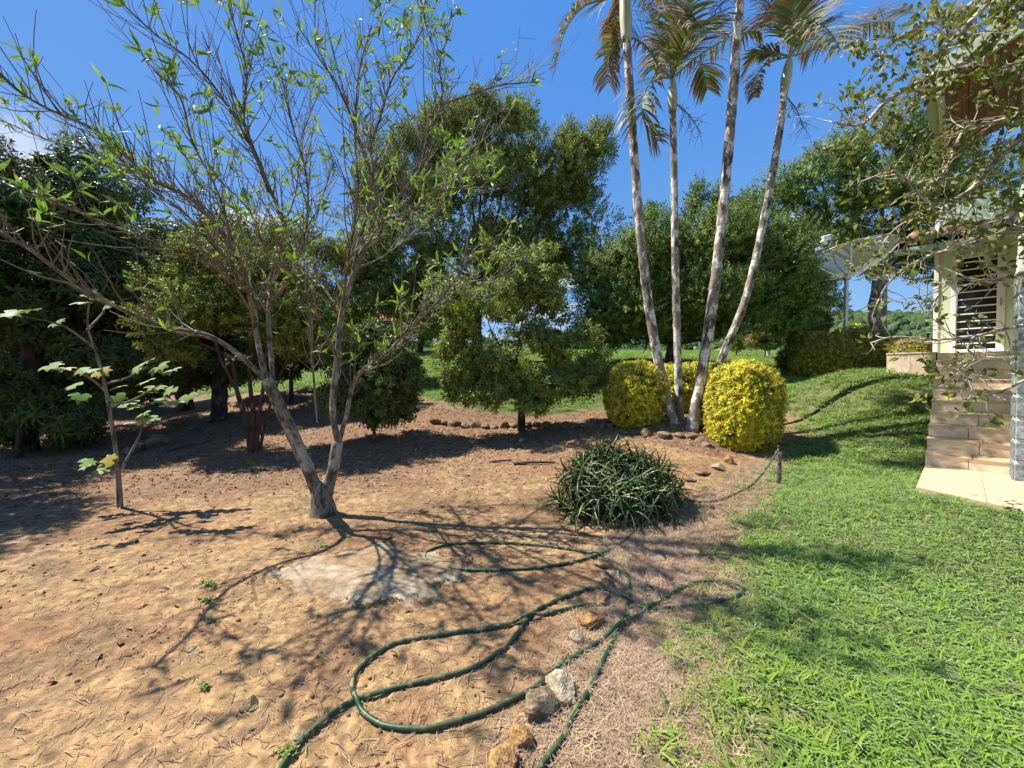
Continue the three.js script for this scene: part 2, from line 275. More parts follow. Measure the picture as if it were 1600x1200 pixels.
{
  // wooded ridge across the valley
  const P = [], C = [], idx = [], uv = [], nx = 260, ny = 46;
  for (let j = 0; j <= ny; j++) for (let i = 0; i <= nx; i++) {
    const az = lerp(-1.25, 1.25, i / nx), v = j / ny, ridge = 34 + 34 * fbm(az * 3 + 2, 1.5, 4, 15) + 14 * sstep(0.2, 0.9, az), r = lerp(260, 620, v) + 40 * (fbm(az * 6, v * 3, 3, 19) - 0.5);
    const x = Math.sin(az) * r, z = -Math.cos(az) * r, y = -16 + (ridge + 10) * Math.pow(Math.sin(v * Math.PI / 2), 1.3) + (fbm(x * 0.06, z * 0.06, 4, 25) - 0.5) * 12;
    P.push(x, y, z); uv.push(x, z);
    const f = fbm(x * 0.02, z * 0.02, 4, 29), k = 0.75 + 0.5 * n2(x * 0.2, z * 0.2, 33); C.push(...mix3([0.030, 0.062, 0.024], [0.16, 0.22, 0.06], sstep(0.54, 0.68, f)).map((q) => q * k));
  }
  for (let j = 0; j < ny; j++) for (let i = 0; i < nx; i++) { const a = j * (nx + 1) + i, b = a + nx + 1; idx.push(a, a + 1, b, a + 1, b + 1, b); }
  solo('hills', geom(P, idx, uv, C), new THREE.MeshStandardMaterial({ vertexColors: true, roughness: 1, side: THREE.DoubleSide }), 'wooded hills across the valley behind the garden', undefined, undefined, undefined, 'structure');
  // crowns of the far wood
  const mats = [], cols = [], blob = (() => { const g = new THREE.IcosahedronGeometry(1, 2), p = g.attributes.position; for (let i = 0; i < p.count; i++) { const v = V(p.getX(i), p.getY(i), p.getZ(i)), k = 0.75 + 0.6 * n3(v.x * 2.6 + 9, v.y * 2.6 + 9, v.z * 2.6 + 9, 3); p.setXYZ(i, v.x * k, v.y * k, v.z * k); } g.computeVertexNormals(); return g; })();
  R = rngOf(501);
  for (let k = 0; k < 9000; k++) { const i = Math.floor(rnd(nx)), j = Math.floor(Math.pow(rnd(), 0.8) * ny), o = (j * (nx + 1) + i) * 3; const f = fbm(P[o] * 0.02, P[o + 2] * 0.02, 4, 29); if (f > 0.56 && rnd() < 0.85 * (1 - j / ny)) continue; const s = rnd(2.2, 5.5); mats.push(mat4(V(P[o] + rnd(-5, 5), P[o + 1] + s * 0.3, P[o + 2] + rnd(-5, 5)), qAlong(V(0, 1, 0), rnd(6.28)), V(s, s * rnd(0.8, 1.2), s))); cols.push(tint(0.4, 0.2)); }
  const w = instanced('far_wood', blob, new THREE.MeshStandardMaterial({ color: lin(0.045, 0.085, 0.028), roughness: 1 }), mats, cols, scene); meta(w, 'distant green woodland covering the hills', 'woodland');
}
// ------------------------------------------------------------------ house, stairs, terrace (frame: a along the wall, s away from the stair foot)
const HO = V(5.28, 0.36, -5.05), HT = -0.848;
const HW = (a, y, s) => V(a, y, -s).applyAxisAngle(V(0, 1, 0), HT).add(HO);
const tileTex = tex(512, 512, (u, v) => { const a = tiled(u, v, 5, 7, 5, 71), b = tiled(u, v, 24, 30, 3, 75), c = tiled(u, v, 5, 5, 4, 79); const q = mix3([218, 194, 164], [240, 220, 192], sstep(0.3, 0.68, a * 0.7 + b * 0.3)); return mix3(q, [170, 138, 108], sstep(0.6, 0.75, c) * 0.5); });
const paveTex = tex(512, 512, (u, v) => { const a = tiled(u, v, 6, 14, 4, 81), c = tiled(u, v, 7, 7, 4, 89); return mix3(mix3([200, 174, 134], [222, 198, 156], a), [186, 156, 116], sstep(0.56, 0.7, c) * 0.5); });
M.tile = new THREE.MeshStandardMaterial({ map: tileTex, roughness: 0.6 });
M.pave = new THREE.MeshStandardMaterial({ map: paveTex, roughness: 0.55 });
M.grout = new THREE.MeshStandardMaterial({ color: lin(0.36, 0.29, 0.2), roughness: 0.95 });
M.plaster = new THREE.MeshStandardMaterial({ map: tex(256, 256, (u, v) => { const k = 232 + 26 * (tiled(u, v, 8, 8, 5, 5) - 0.5); return [k * 0.86, k * 0.93, k * 0.78]; }), roughness: 0.9 });
M.white = new THREE.MeshStandardMaterial({ color: lin(0.78, 0.78, 0.74), roughness: 0.45 });
M.fascia = new THREE.MeshStandardMaterial({ map: tex(128, 128, (u, v) => { const k = 190 + 40 * (tiled(u, v, 4, 16, 4, 15) - 0.5); return [k * 0.88, k * 0.95, k * 0.82]; }), roughness: 0.6 });
M.slate = [[0.20, 0.25, 0.27], [0.26, 0.31, 0.32], [0.17, 0.21, 0.235]].map(([r, g, b]) => new THREE.MeshStandardMaterial({ color: lin(r * 1.4, g * 1.36, b * 1.32), map: stoneTex, roughness: 0.7 }));
M.mortar = new THREE.MeshStandardMaterial({ color: lin(0.60, 0.64, 0.60), roughness: 0.95 });
const woodTex = tex(256, 512, (u, v) => { const a = tiled(u, v, 24, 3, 4, 91), b = tiled(u, v, 4, 4, 4, 95); return mix3(mix3([92, 56, 36], [158, 104, 68], a), [74, 46, 30], sstep(0.55, 0.75, b) * 0.6); });
M.wood = new THREE.MeshStandardMaterial({ map: woodTex, roughness: 0.7 });
M.roofTile = new THREE.MeshStandardMaterial({ map: stoneTex, color: lin(0.36, 0.27, 0.21), roughness: 0.9 });
M.clay = new THREE.MeshStandardMaterial({ map: stoneTex, color: lin(0.42, 0.14, 0.075), roughness: 0.9 });
M.darkGlass = new THREE.MeshPhysicalMaterial({ color: lin(0.02, 0.022, 0.025), roughness: 0.08, metalness: 0 });
M.metal = new THREE.MeshStandardMaterial({ color: lin(0.42, 0.43, 0.43), roughness: 0.45, metalness: 0.6 });
M.black = new THREE.MeshStandardMaterial({ color: lin(0.02, 0.02, 0.022), roughness: 0.5 });
const scaleUV = (g, su, sv, ou = 0, ov = 0) => { const a = g.attributes.uv; for (let i = 0; i < a.count; i++) a.setXY(i, a.getX(i) * su + ou, a.getY(i) * sv + ov); return g; };
R = rngOf(11);
const NSTEP = 10, RISE = 0.157, TREAD = 0.335, TOP = NSTEP * RISE, SW = 0.96;
{
  const st = thing('entrance_stairs', 'beige tiled stairs climbing beside the slate wall up to the white barred door', 'stairs', HO, HT);
  for (let k = 0; k < NSTEP; k++) {
    const s0 = k * TREAD, y0 = k * RISE, last = k === NSTEP - 1;
    const step = part('step', box(SW - 0.012, y0 + RISE + 0.5 - 0.02, (last ? 0.3 : TREAD + 0.05) - 0.01, SW / 2, (y0 + RISE - 0.52) / 2, -s0 - (last ? 0.3 : TREAD + 0.05) / 2 - 0.008), M.grout, st);
    const cut = 0.36 + (k % 2) * 0.09;
    for (const [x0, x1] of [[0, cut], [cut + 0.005, SW]]) part('riser_tile', scaleUV(rbox(x1 - x0, RISE - 0.018, 0.012, 0.002, (x0 + x1) / 2, y0 + RISE / 2 - 0.008, -s0 - 0.002), 0.7, 0.35, rnd(), rnd()), M.tile, step);
    if (!last) for (const [x0, x1] of [[-0.008, cut + 0.03], [cut + 0.035, SW]]) part('tread_tile', scaleUV(rbox(x1 - x0, 0.016, TREAD + 0.018, 0.003, (x0 + x1) / 2, y0 + RISE - 0.009, -s0 - TREAD / 2 + 0.012), 0.6, 0.6, rnd(), rnd()), M.pave, step);
  }
  // landing at the foot: tiles cut along a slanting edge
  const ld = thing('paved_landing', 'cream tiled landing on the grass at the foot of the stairs', 'paving', HO, HT);
  const poly = [[0, -0.004], [0, -1.5], [3.2, -3.2], [3.2, -0.004]], base = new THREE.Shape(poly.map(([a, s]) => new THREE.Vector2(a, s)));
  part('slab', new THREE.ExtrudeGeometry(base, { depth: 0.16, bevelEnabled: false }).rotateX(-Math.PI / 2).scale(1, 1, 1).translate(0, -0.163, 0), M.grout, ld);
  const clip = (P, f) => { const out = []; for (let i = 0; i < P.length; i++) { const a = P[i], b = P[(i + 1) % P.length], fa = f(a), fb = f(b); if (fa >= 0) out.push(a); if (fa * fb < 0) { const t = fa / (fa - fb); out.push([lerp(a[0], b[0], t), lerp(a[1], b[1], t)]); } } return out; };
  for (let i = 0; i < 7; i++) for (let j = 0; j < 7; j++) {
    const x0 = i * 0.46 + 0.003, x1 = x0 + 0.454, z0 = -j * 0.46 - 0.012, z1 = z0 - 0.454;
    let P = [[x0, z1], [x1, z1], [x1, z0], [x0, z0]];
    P = clip(P, ([a, s]) => s - (-1.5 - a * 1.7 / 3.2) - 0.004); if (P.length < 3) continue;
    const g = new THREE.ExtrudeGeometry(new THREE.Shape(P.map(([a, s]) => new THREE.Vector2(a, s))), { depth: 0.01, bevelEnabled: true, bevelSize: 0.0015, bevelThickness: 0.002, bevelSegments: 1 }); scaleUV(g, 1.6, 1.6, rnd(), rnd()); g.rotateX(-Math.PI / 2);
    part('floor_tile', g, M.pave, ld);
  }
}
{
  const S0 = (NSTEP - 1) * TREAD + 0.3 + 0.004;
  const tr = thing('terrace', 'tile clad terrace platform with low wall at the head of the stairs', 'terrace', HO, HT);
  part('platform', box(3.6, 1.2, 2.2, 1.15, TOP - 0.62, -S0 - 1.1), M.grout, tr);
  part('platform', box(0.635, 1.2, 0.3, -0.3375, TOP - 0.62, -S0 + 0.15), M.grout, tr);
  for (let k = 0; k < 2; k++) part('wall_tile', scaleUV(rbox(0.316, 0.90, 0.012, 0.002, -0.496 + k * 0.32, TOP - 0.472, -S0 + 0.306), 0.6, 0.7, rnd(), rnd()), M.tile, tr);
  part('coping', scaleUV(rbox(0.655, 0.025, 0.33, 0.004, -0.334, TOP - 0.006, -S0 + 0.157), 1, 0.5), M.tile, tr);
  for (let i = 0; i < 5; i++) part('floor_tile', scaleUV(rbox(0.44, 0.014, 1.6, 0.003, -0.42 + i * 0.445, TOP - 0.012, -S0 - 0.82), 0.7, 1, rnd(), rnd()), M.tile, tr);

  const hs = thing('house', 'pale green house with slate clad corner, wooden eaves and white barred door', 'house', HO, HT);
  // slate corner wall
  const PA = 0.66, zF = 0.406, wall = part('corner_wall', box(4.2, 3.2, 0.42, PA + 2.1 + 0.028, 0.9, zF - 0.21 - 0.028), M.mortar, hs);
  let y = -0.05;
  for (let row = 0; row < 9; row++) {
    const h = rnd(0.22, 0.31); let x = PA;
    for (let k = 0; k < 4; k++) { const w = rnd(0.26, 0.46); part('slate_stone', rbox(w, h - 0.035, 0.03, 0.012, x + w / 2 + (k ? 0 : 0.028), y + h / 2, zF - 0.022), pick(M.slate), wall); x += w + 0.035; }
    part('slate_stone', rbox(0.03, h - 0.035, 0.36, 0.012, PA + 0.024, y + h / 2, zF - 0.22), pick(M.slate), wall);
    y += h; if (y > 2.25) break;
  }
  const ys = y + 0.03;
  part('string_course', rbox(4.25, 0.06, 0.46, 0.01, PA + 2.14, ys, zF - 0.215), M.mortar, hs);
  for (let k = 0; k < 14; k++) part('siding_board', rbox(0.113, 2.6, 0.03, 0.006, PA + 0.09 + k * 0.117, ys + 1.34, zF - 0.03), M.plaster, hs);
  part('upper_wall', box(4.2, 2.7, 0.3, PA + 2.13, ys + 1.36, zF - 0.20), M.plaster, hs);
  part('side_wall', box(0.3, 6.2, 8, 1.35, 1.6, -4.2), M.plaster, hs);
  // upper roof corner, soffit boards seen from below
  const slope = Math.tan(0.40), eY = 4.36, a0 = 0.12, sF = -0.95, eave = part('upper_eave', box(0.05, 0.26, 2.6, a0 - 0.028, eY - 0.02, -sF - 1.3), M.fascia, hs);
  part('gutter', tube([V(a0 - 0.1, eY + 0.06, -sF), V(a0 - 0.1, eY + 0.05, -sF - 2.6)], [0.06, 0.06], { seg: 10 }), M.fascia, eave);
  const up = new THREE.Group(); const soff = part('upper_roof', box(4.6, 0.06, 2.6, 2.3, 0.16, -1.3), M.roofTile, hs); soff.position.set(a0, eY - 0.02, -sF); soff.rotation.z = 0.40;
  for (let k = 0; k < 20; k++) part('soffit_board', scaleUV(rbox(0.22, 0.022, 2.54, 0.004, 0.12 + k * 0.225, 0.10, -1.3), 1, 1, rnd(), rnd()), M.wood, soff);
  part('barge_board', rbox(4.6, 0.26, 0.04, 0.006, 2.3, 0.06, 0.022), M.fascia, soff);
  // porch roof over the door
  const pr = part('porch_roof', box(3.4, 0.05, 3.0, 1.7, 0.06, -1.5), M.roofTile, hs); pr.position.set(-0.52, 3.30, -2.45); pr.rotation.x = 0.30;
  for (let k = 0; k < 14; k++) part('soffit_board', scaleUV(rbox(0.235, 0.02, 2.95, 0.004, 0.13 + k * 0.24, 0.022, -1.5), 1, 1, rnd(), rnd()), M.wood, pr);
  for (let k = 0; k < 15; k++) for (let j = 0; j < 8; j++) { const g = new THREE.CylinderGeometry(0.105, 0.09, 0.42, 8, 1, true, -Math.PI / 2, Math.PI).rotateX(-Math.PI / 2); part('roof_tile', scaleUV(g, 0.5, 0.5, rnd(), rnd()).translate(0.1 + k * 0.225, 0.085 + (j % 2) * 0.006, -0.16 - j * 0.37), pick([M.roofTile, M.roofTile, M.clay]), pr); }
  M.roofTile.side = M.clay.side = THREE.DoubleSide;
  part('gutter', tube([V(0, 0.02, 0.06), V(3.4, 0.02, 0.06)], [0.055, 0.055], { seg: 10 }), M.fascia, pr);
  part('downpipe', tube([V(0.52, 3.2, -2.5), V(0.56, 2.95, -2.75), V(0.9, 2.7, -3.4), V(0.92, 1.6, -3.42)], [0.035, 0.035], { seg: 8 }), M.fascia, hs);
  // door wall
  const D = 5.0, dl = 0.16, dr = 0.80, dh = 2.06, wz = -D;
  part('door_wall', box(0.24, 3.2, 0.2, -0.12 + 0.12, TOP + 1.6 - 0.02, wz - 0.1), M.plaster, hs);
  part('door_wall', box(0.6, 3.2, 0.2, dr + 0.04 + 0.3, TOP + 1.6 - 0.02, wz - 0.1), M.plaster, hs);
  part('door_wall', box(0.78, 1.1, 0.198, 0.5, TOP + dh + 0.6, wz - 0.1), M.plaster, hs);
  part('end_wall', box(0.2, 5.4, 4, -0.02, 1.0, wz - 2.2), M.plaster, hs);
  part('corner_trim', rbox(0.07, 3.0, 0.03, 0.006, -0.09, TOP + 1.5, wz + 0.012), M.white, hs);
  const door = part('door', box(dr - dl - 0.1, dh - 0.06, 0.02, (dl + dr) / 2, TOP + dh / 2, wz - 0.06), M.darkGlass, hs);
  for (const [w, h, x, yy] of [[0.075, dh, dl - 0.0, dh / 2], [0.11, dh, dr - 0.02, dh / 2], [dr - dl - 0.1, 0.09, (dl + dr) / 2 - 0.01, dh - 0.04], [dr - dl - 0.1, 0.12, (dl + dr) / 2 - 0.01, 0.06]]) part('frame', rbox(w, h, 0.07, 0.008, x, TOP + yy, wz - 0.02), M.white, door);
  for (let k = 0; k < 12; k++) part('grille_bar', rbox(dr - dl - 0.09, 0.024, 0.02, 0.004, (dl + dr) / 2 - 0.01, TOP + 0.24 + k * 0.15, wz - 0.028), M.white, door);
  part('handle', rbox(0.02, 0.15, 0.05, 0.008, dr - 0.03, TOP + 1.02, wz + 0.036), M.metal, door);
}

// ------------------------------------------------------------------ satellite dish behind the hedge
{
  R = rngOf(21);
  const base = G(1320, 560); base.set(520 / F * 12.2, 0, -12.2); base.y = H(base.x, base.z);
  const t = thing('satellite_dish', 'large grey mesh satellite dish on a steel pole behind the dark hedge', 'satellite dish', base);
  const topY = U(1320, 432, 12.2).y - base.y;
  part('pole', new THREE.CylinderGeometry(0.055, 0.06, topY + 0.1, 14).translate(0, topY / 2 - 0.05, 0), M.metal, t);
  const axis = V(0.10, 0.93, -0.22).normalize(), q = new THREE.Quaternion().setFromUnitVectors(V(0, 1, 0), axis).multiply(new THREE.Quaternion().setFromAxisAngle(V(0, 1, 0), 0.3)), tilt = new THREE.Quaternion().setFromAxisAngle(V(0, 0, 1), 0.24).multiply(q), P0 = V(0, topY, 0), rad = 1.35, dep = 0.55;
  const meshMat = new THREE.MeshPhysicalMaterial({ map: tex(256, 256, (u, v) => { const gx = Math.abs((u * 32) % 1 - 0.5), gy = Math.abs((v * 32) % 1 - 0.5), k = gx > 0.36 || gy > 0.36 ? 172 : 118; return [k, k, k * 0.95]; }), roughness: 0.7, transparent: true, opacity: 0.8, side: THREE.DoubleSide });
  const nP = 8, put = (m) => { m.applyQuaternion(tilt); m.position.copy(P0); };
  for (let k = 0; k < nP; k++) {
    const P = [], uv = [], idx = [], a0 = k / nP * 6.2832 + 0.012, a1 = (k + 1) / nP * 6.2832 - 0.012;
    for (let i = 0; i <= 8; i++) for (let j = 0; j <= 5; j++) { const r = 0.1 + (rad - 0.1) * i / 8, a = lerp(a0, a1, j / 5); P.push(Math.cos(a) * r, dep * r * r / rad / rad, Math.sin(a) * r); uv.push(r * 3, a * 3); }
    for (let i = 0; i < 8; i++) for (let j = 0; j < 5; j++) { const b = i * 6 + j; idx.push(b, b + 1, b + 6, b + 1, b + 7, b + 6); }
    put(part('mesh_panel', geom(P, idx, uv), meshMat, t));
    const pts = []; for (let i = 0; i <= 6; i++) { const r = 0.08 + (rad - 0.08) * i / 6, a = k / nP * 6.2832; pts.push(V(Math.cos(a) * r, dep * r * r / rad / rad - 0.012, Math.sin(a) * r)); }
    put(part('rib', tube(pts, [0.022, 0.016], { seg: 6, per: 2 }), M.white, t));
  }
  const rim = []; for (let k = 0; k <= 32; k++) { const a = k / 32 * 6.2832; rim.push(V(Math.cos(a) * rad, dep, Math.sin(a) * rad)); }
  put(part('rim', tube(rim, [0.014, 0.014], { seg: 6, per: 1 }), M.metal, t));
  put(part('hub', new THREE.CylinderGeometry(0.13, 0.09, 0.16, 16).translate(0, -0.03, 0), M.metal, t));
  const armTop = U(1291, 372, 11.6).sub(base);
  const arm = part('feed_arm', tube([P0.clone().add(V(0, 0.05, 0)), P0.clone().lerp(armTop, 0.4).add(V(-0.18, -0.05, 0.1)), P0.clone().lerp(armTop, 0.8).add(V(0.03, 0.08, 0)), armTop.clone().add(V(0.1, -0.03, 0))], [0.022, 0.018], { seg: 8 }), M.metal, t);
  const fd = part('feed_horn', mergeGeometries([rbox(0.26, 0.15, 0.16, 0.03), new THREE.CylinderGeometry(0.06, 0.075, 0.14, 14).rotateZ(0.5).translate(-0.1, -0.11, 0).toNonIndexed()].map((g) => g.index ? g.toNonIndexed() : g)), M.white, t); fd.position.copy(armTop); fd.rotation.z = 0.25;
}

// ------------------------------------------------------------------ neighbour's house beyond the lawn
{
  const c = U(578, 520, 28), b = onG(c.x, c.z);
  const t = thing('neighbour_house', 'white walled house with red tiled roof half hidden behind trees beyond the lawn', 'house', V(b.x, b.y - 0.4, b.z), 0.25);
  part('wall', box(5.6, 3.0, 5, 0, 1.5, -2.5), new THREE.MeshStandardMaterial({ map: stoneTex, color: lin(0.55, 0.55, 0.54), roughness: 0.95 }), t);
  for (const sgn of [1, -1]) {
    const slopeP = part('roof', box(6.2, 0.12, 3.4, 0, 0.05, 0), M.clay, t); slopeP.position.set(0, 3.35, -2.5 + sgn * 1.5); slopeP.rotation.x = sgn * 0.42;
    if (sgn > 0) for (let k = 0; k < 27; k++) part('tile_row', new THREE.CylinderGeometry(0.1, 0.1, 3.4, 8, 1, true, -Math.PI / 2, Math.PI).rotateX(-Math.PI / 2).translate(-2.95 + k * 0.225, 0.1, 0), M.clay, slopeP);
  }
  for (const x of [-1.6, 1.4]) { const w = part('window', box(1.1, 1.0, 0.04, x, 1.7, 0.025), M.darkGlass, t); for (const [ww, h, dx, dy] of [[1.2, 0.07, 0, 0.53], [1.2, 0.07, 0, -0.53], [0.07, 1.0, 0.58, 0], [0.07, 1.0, -0.58, 0], [0.05, 1.0, 0, 0]]) part('frame', box(ww, h, 0.05, x + dx, 1.7 + dy, 0.05), M.white, w); }
}
// ------------------------------------------------------------------ stones
function stoneGeo(seed, flat = 0.7) { const g = new THREE.IcosahedronGeometry(1, 3), p = g.attributes.position; const ang = 0.9; for (let i = 0; i < p.count; i++) { const v = V(p.getX(i), p.getY(i), p.getZ(i)); let k = 0.78 + 0.5 * n3(v.x * 1.3 + seed * 7, v.y * 1.3 + 20, v.z * 1.3 + 30, seed) + 0.10 * n3(v.x * 5 + 9, v.y * 5 + 9 + seed, v.z * 5 + 9, seed); for (let f = 0; f < 7; f++) { const n = V(hash3(seed, f, 1) - 0.5, hash3(seed, f, 2) - 0.5, hash3(seed, f, 3) - 0.5).normalize(), d = v.dot(n) * k, lim = 0.62 + 0.25 * hash3(seed, f, 4); if (d > lim) k *= lim / d; } p.setXYZ(i, v.x * k, v.y * k * flat, v.z * k); } g.computeVertexNormals(); return g; }
const STONES = Array.from({ length: 9 }, (_, k) => stoneGeo(k + 3, 0.62 + 0.05 * (k % 4)));
function stone(px, py, wpx, mat, label, group, k, tall = 1) {      // py: foot of the stone
  const p = G(px, py), s = wpx / F * -p.z / 2 * 0.88;
  const m = solo('stone', STONES[k % STONES.length], mat, label, 'stone', V(p.x, p.y + s * 0.28 * tall, p.z - s * 0.5), group); m.scale.set(s * 1.12, s * tall, s * 0.95); m.rotation.set(rnd(-0.15, 0.15), rnd(6.28), rnd(-0.15, 0.15)); return m;
}
R = rngOf(31);
stone(878, 1090, 56, M.stonePale, 'pale angular stone beside the green hose on the dry strip', null, 0, 1.1);
stone(847, 1124, 62, M.stoneGrey, 'dark grey brown block stone next to the pale angular stone', null, 1, 1.15);
stone(812, 1168, 48, M.stoneOchre, 'orange ochre stone at the dry grass edge', null, 2, 1.05);
stone(788, 1212, 56, M.stoneOchre, 'brown ochre stone half sunk in the sand past the orange one', null, 3, 1);
const half = 'small weathered stone sunk in the sand between the hose loops', hg = 'stones between the hose loops';
for (const [x, y, w, k, mt] of [[943, 888, 28, 0, M.stoneBrown], [945, 906, 24, 5, M.stoneGrey], [965, 905, 20, 6, M.stonePale], [952, 920, 26, 7, M.stoneBrown], [942, 944, 34, 4, M.stoneBrown]]) stone(x, y, w, mt, half, hg, k);
stone(925, 982, 44, M.stoneOchre, 'cracked tan stone under the open end of the hose', null, 3);
stone(903, 1003, 30, M.stonePale, 'flat buff stone below the cracked tan stone', null, 8, 0.8);
stone(880, 1026, 26, M.stoneOchre, 'low sandy stone buried between buff and pale stones', null, 7, 0.5);
const rowL = 'dark weathered stone in the low row edging the grass bank', rowG = 'row of stones along the lawn bank';
{ let x = 668; let k = 0; while (x < 955) { const w = rnd(13, 22); const y = 664 + (x < 730 ? (730 - x) * -0.12 : 0) + rnd(-1.5, 1.5); stone(x + w / 2, y + 4, w * 1.1, pick([M.stoneGrey, M.stoneBrown, M.stoneGrey]), rowL, rowG, k++, 1); x += w * 0.92; } }
for (const [x, y, w, k] of [[828, 676, 15, 1], [846, 672, 14, 2], [802, 690, 13, 3], [814, 690, 12, 5], [800, 705, 10, 6]]) stone(x, y, w, k > 3 ? M.stonePale : M.stoneGrey, 'loose fist sized stone by the foot of the citrus trunk', 'loose stones by the citrus tree', k);
for (const [x, y, w, k] of [[1040, 684, 26, 0], [1064, 684, 18, 3], [1082, 686, 22, 4], [1094, 692, 18, 5], [1106, 698, 18, 6], [1010, 682, 22, 7]]) stone(x, y, w, pick([M.stoneGrey, M.stoneBrown]), 'rounded stone holding the palm bed below the golden bush', 'stones edging the palm bed', k);
stone(1140, 724, 20, M.stoneOchre, 'upright orange stone under the golden bush', null, 2, 1.4);
stone(1124, 734, 24, M.stonePale, 'pale yellow rounded stone beside the upright orange stone', null, 5, 0.9);
stone(1100, 742, 30, M.stoneBrown, 'flat brown slab stone beside the pale yellow stone', null, 1, 0.5);
stone(1078, 752, 22, M.stoneGrey, 'low grey stone between the slab stone and the aloe', null, 3, 0.5);
for (const [x, y, w, k] of [[262, 665, 30, 0], [325, 660, 26, 1], [335, 652, 22, 2], [300, 672, 20, 4], [236, 700, 44, 7]]) stone(x, y, w, M.stoneGrey, 'mossy grey stone in the shade under the dark trees', 'shaded stones under the trees', k, 0.8);
stone(385, 1108, 30, M.stoneBrown, 'dark brown clod of earth alone on the open sand', null, 6, 0.8);
stone(960, 826, 30, M.stoneBrown, 'brown stone tucked under the front of the aloe', null, 1, 0.8);
{ const t = thing('fallen_log', 'short grey fallen log lying in the shade under the trees', 'log', G(225, 705)); const a = G(200, 712).sub(t.position), b = G(250, 688).sub(t.position); part('wood', tube([a.clone().setY(a.y + 0.07), a.clone().lerp(b, 0.5).setY((a.y + b.y) / 2 + 0.08), b.clone().setY(b.y + 0.09)], [0.09, 0.08, 0.07], { seg: 10, rough: 0.3 }), M.greyBark, t); }
for (const [x0, y0, x1, y1, r, lb] of [[765, 723, 800, 720, 0.018, 'short brown stick lying on the sand below the citrus'], [803, 726, 868, 724, 0.026, 'long brown stick pointing at the aloe'], [255, 708, 330, 690, 0.02, 'thin branch lying in the leaf litter']]) { const a = G(x0, y0, r * 0.8), b = G(x1, y1, r * 0.8); solo('stick', tube([a, a.clone().lerp(b, 0.45).add(V(0, 0.012, 0.03)), b], [r, r * 0.9, r * 0.5], { seg: 7, rough: 0.4 }), M.darkBark, lb, 'stick'); }

// ------------------------------------------------------------------ worn concrete patch in the sand
{
  const c = G(590, 893), nA = 90, nR = 16, P = [c.x, 0, c.z], C = [], uv = [], idx = []; P.length = 0;
  for (let i = 0; i <= nR; i++) for (let k = 0; k <= nA; k++) { const a = (k % nA) / nA * 6.2832, rr = (0.74 + 0.55 * (fbm(Math.cos(a) * 2 + 4, Math.sin(a) * 2 + 7, 4, 88) - 0.5)) * i / nR; const x = c.x + Math.cos(a) * rr * 1.02 + Math.sin(a) * rr * 0.15, z = c.z + Math.sin(a) * rr * 0.72; P.push(x, H(x, z) + lerp(0.022, -0.012, sstep(0.6, 1, i / nR)) + (fbm(x * 6, z * 6, 3, 14) - 0.5) * 0.016, z); const d = sstep(0.40, 0.62, fbm(x * 5, z * 5, 4, 55)) * 0.85; const q = 0.85 + 0.3 * n2(x * 45, z * 45, 9); C.push(...mix3([0.50, 0.40, 0.27], [0.38, 0.24, 0.115], d).map((e) => e * q)); uv.push(x / 1.3, z / 1.3); }
  for (let i = 0; i < nR; i++) for (let k = 0; k < nA; k++) { const a = i * (nA + 1) + k, b = a + nA + 1; idx.push(a, a + 1, b, a + 1, b + 1, b); }
  solo('concrete_patch', geom(P, idx, uv, C), groundMat, 'worn pale concrete patch half covered by sand', undefined, undefined, undefined, 'structure');
  R = rngOf(35); const mats = [], cols = [], moss = sprig(9, 0.018, 0.012, { stem: 0.012 });
  for (let k = 0; k < 900; k++) { const u = rnd(), p = G(lerp(560, 690, u) + gauss() * 16, lerp(945, 905, u) + gauss() * 9); mats.push(mat4(p.add(V(0, 0.004, 0)), qAlong(V(gauss() * 0.3, 1, gauss() * 0.3), rnd(6.28)), V(rnd(0.4, 0.9), 0.5, rnd(0.4, 0.9)))); cols.push(tint(0.35, 0.5)); }
  meta(instanced('moss', moss, leafMat(0.10, 0.12, 0.02), mats, cols, scene), 'dark green moss along the edge of the concrete patch', 'moss');
}

// ------------------------------------------------------------------ hose and standpipe
const hoseTex = tex(128, 2048, (u, v) => { const a = tiled(u, v, 4, 60, 4, 5), b = tiled(u, v, 3, 200, 3, 9); let c = mix3([18, 58, 36], [32, 82, 50], a); c = mix3(c, [150, 126, 92], sstep(0.58, 0.72, b) * 0.85); return mix3(c, [92, 88, 66], sstep(0.48, 0.72, tiled(u, v, 5, 25, 4, 15)) * 0.7); });
M.hose = new THREE.MeshStandardMaterial({ map: hoseTex, roughness: 0.5 });
const HR = 0.0108, laid = [];
function hose(px, label, head = []) {
  const raw = px.map(([x, y]) => { const q = G(x, y); return q.add(V(gauss() * 0.006, 0, gauss() * 0.006)); }); const c = new THREE.CatmullRomCurve3([...head, ...raw], false, 'centripetal'), n = 520, pts = [], own = [];
  const L = c.getLength(); c.arcLengthDivisions = 2000;
  for (let i = 0; i <= n; i++) {
    const p = c.getPointAt(i / n), free = head.length && i / n < 0.16 && p.y > H(p.x, p.z) + HR * 1.5;
    if (!free) { let lift = 0; own.forEach((q, j) => { if ((i - j) * L / n > 0.25) lift = Math.max(lift, HR * 2.1 * sstep(0.07, 0.012, Math.hypot(q.x - p.x, q.z - p.z))); }); laid.forEach((q) => { lift = Math.max(lift, HR * 2.1 * sstep(0.07, 0.012, Math.hypot(q.x - p.x, q.z - p.z))); }); p.y = H(p.x, p.z) + Math.max(0, micro(p.x, p.z, Math.hypot(p.x, p.z))) * 0.7 + HR * 0.95 + lift + 0.003; }
    own.push(p.clone()); pts.push(p);
  }
  laid.push(...own);
  const g = tube(pts, [HR, HR], { seg: 9, per: 1 }); scaleUV(g, 6, 0.22);
  return solo('garden_hose', g, M.hose, label, 'hose');
}
const post = G(1216, 757), PH = 0.45;
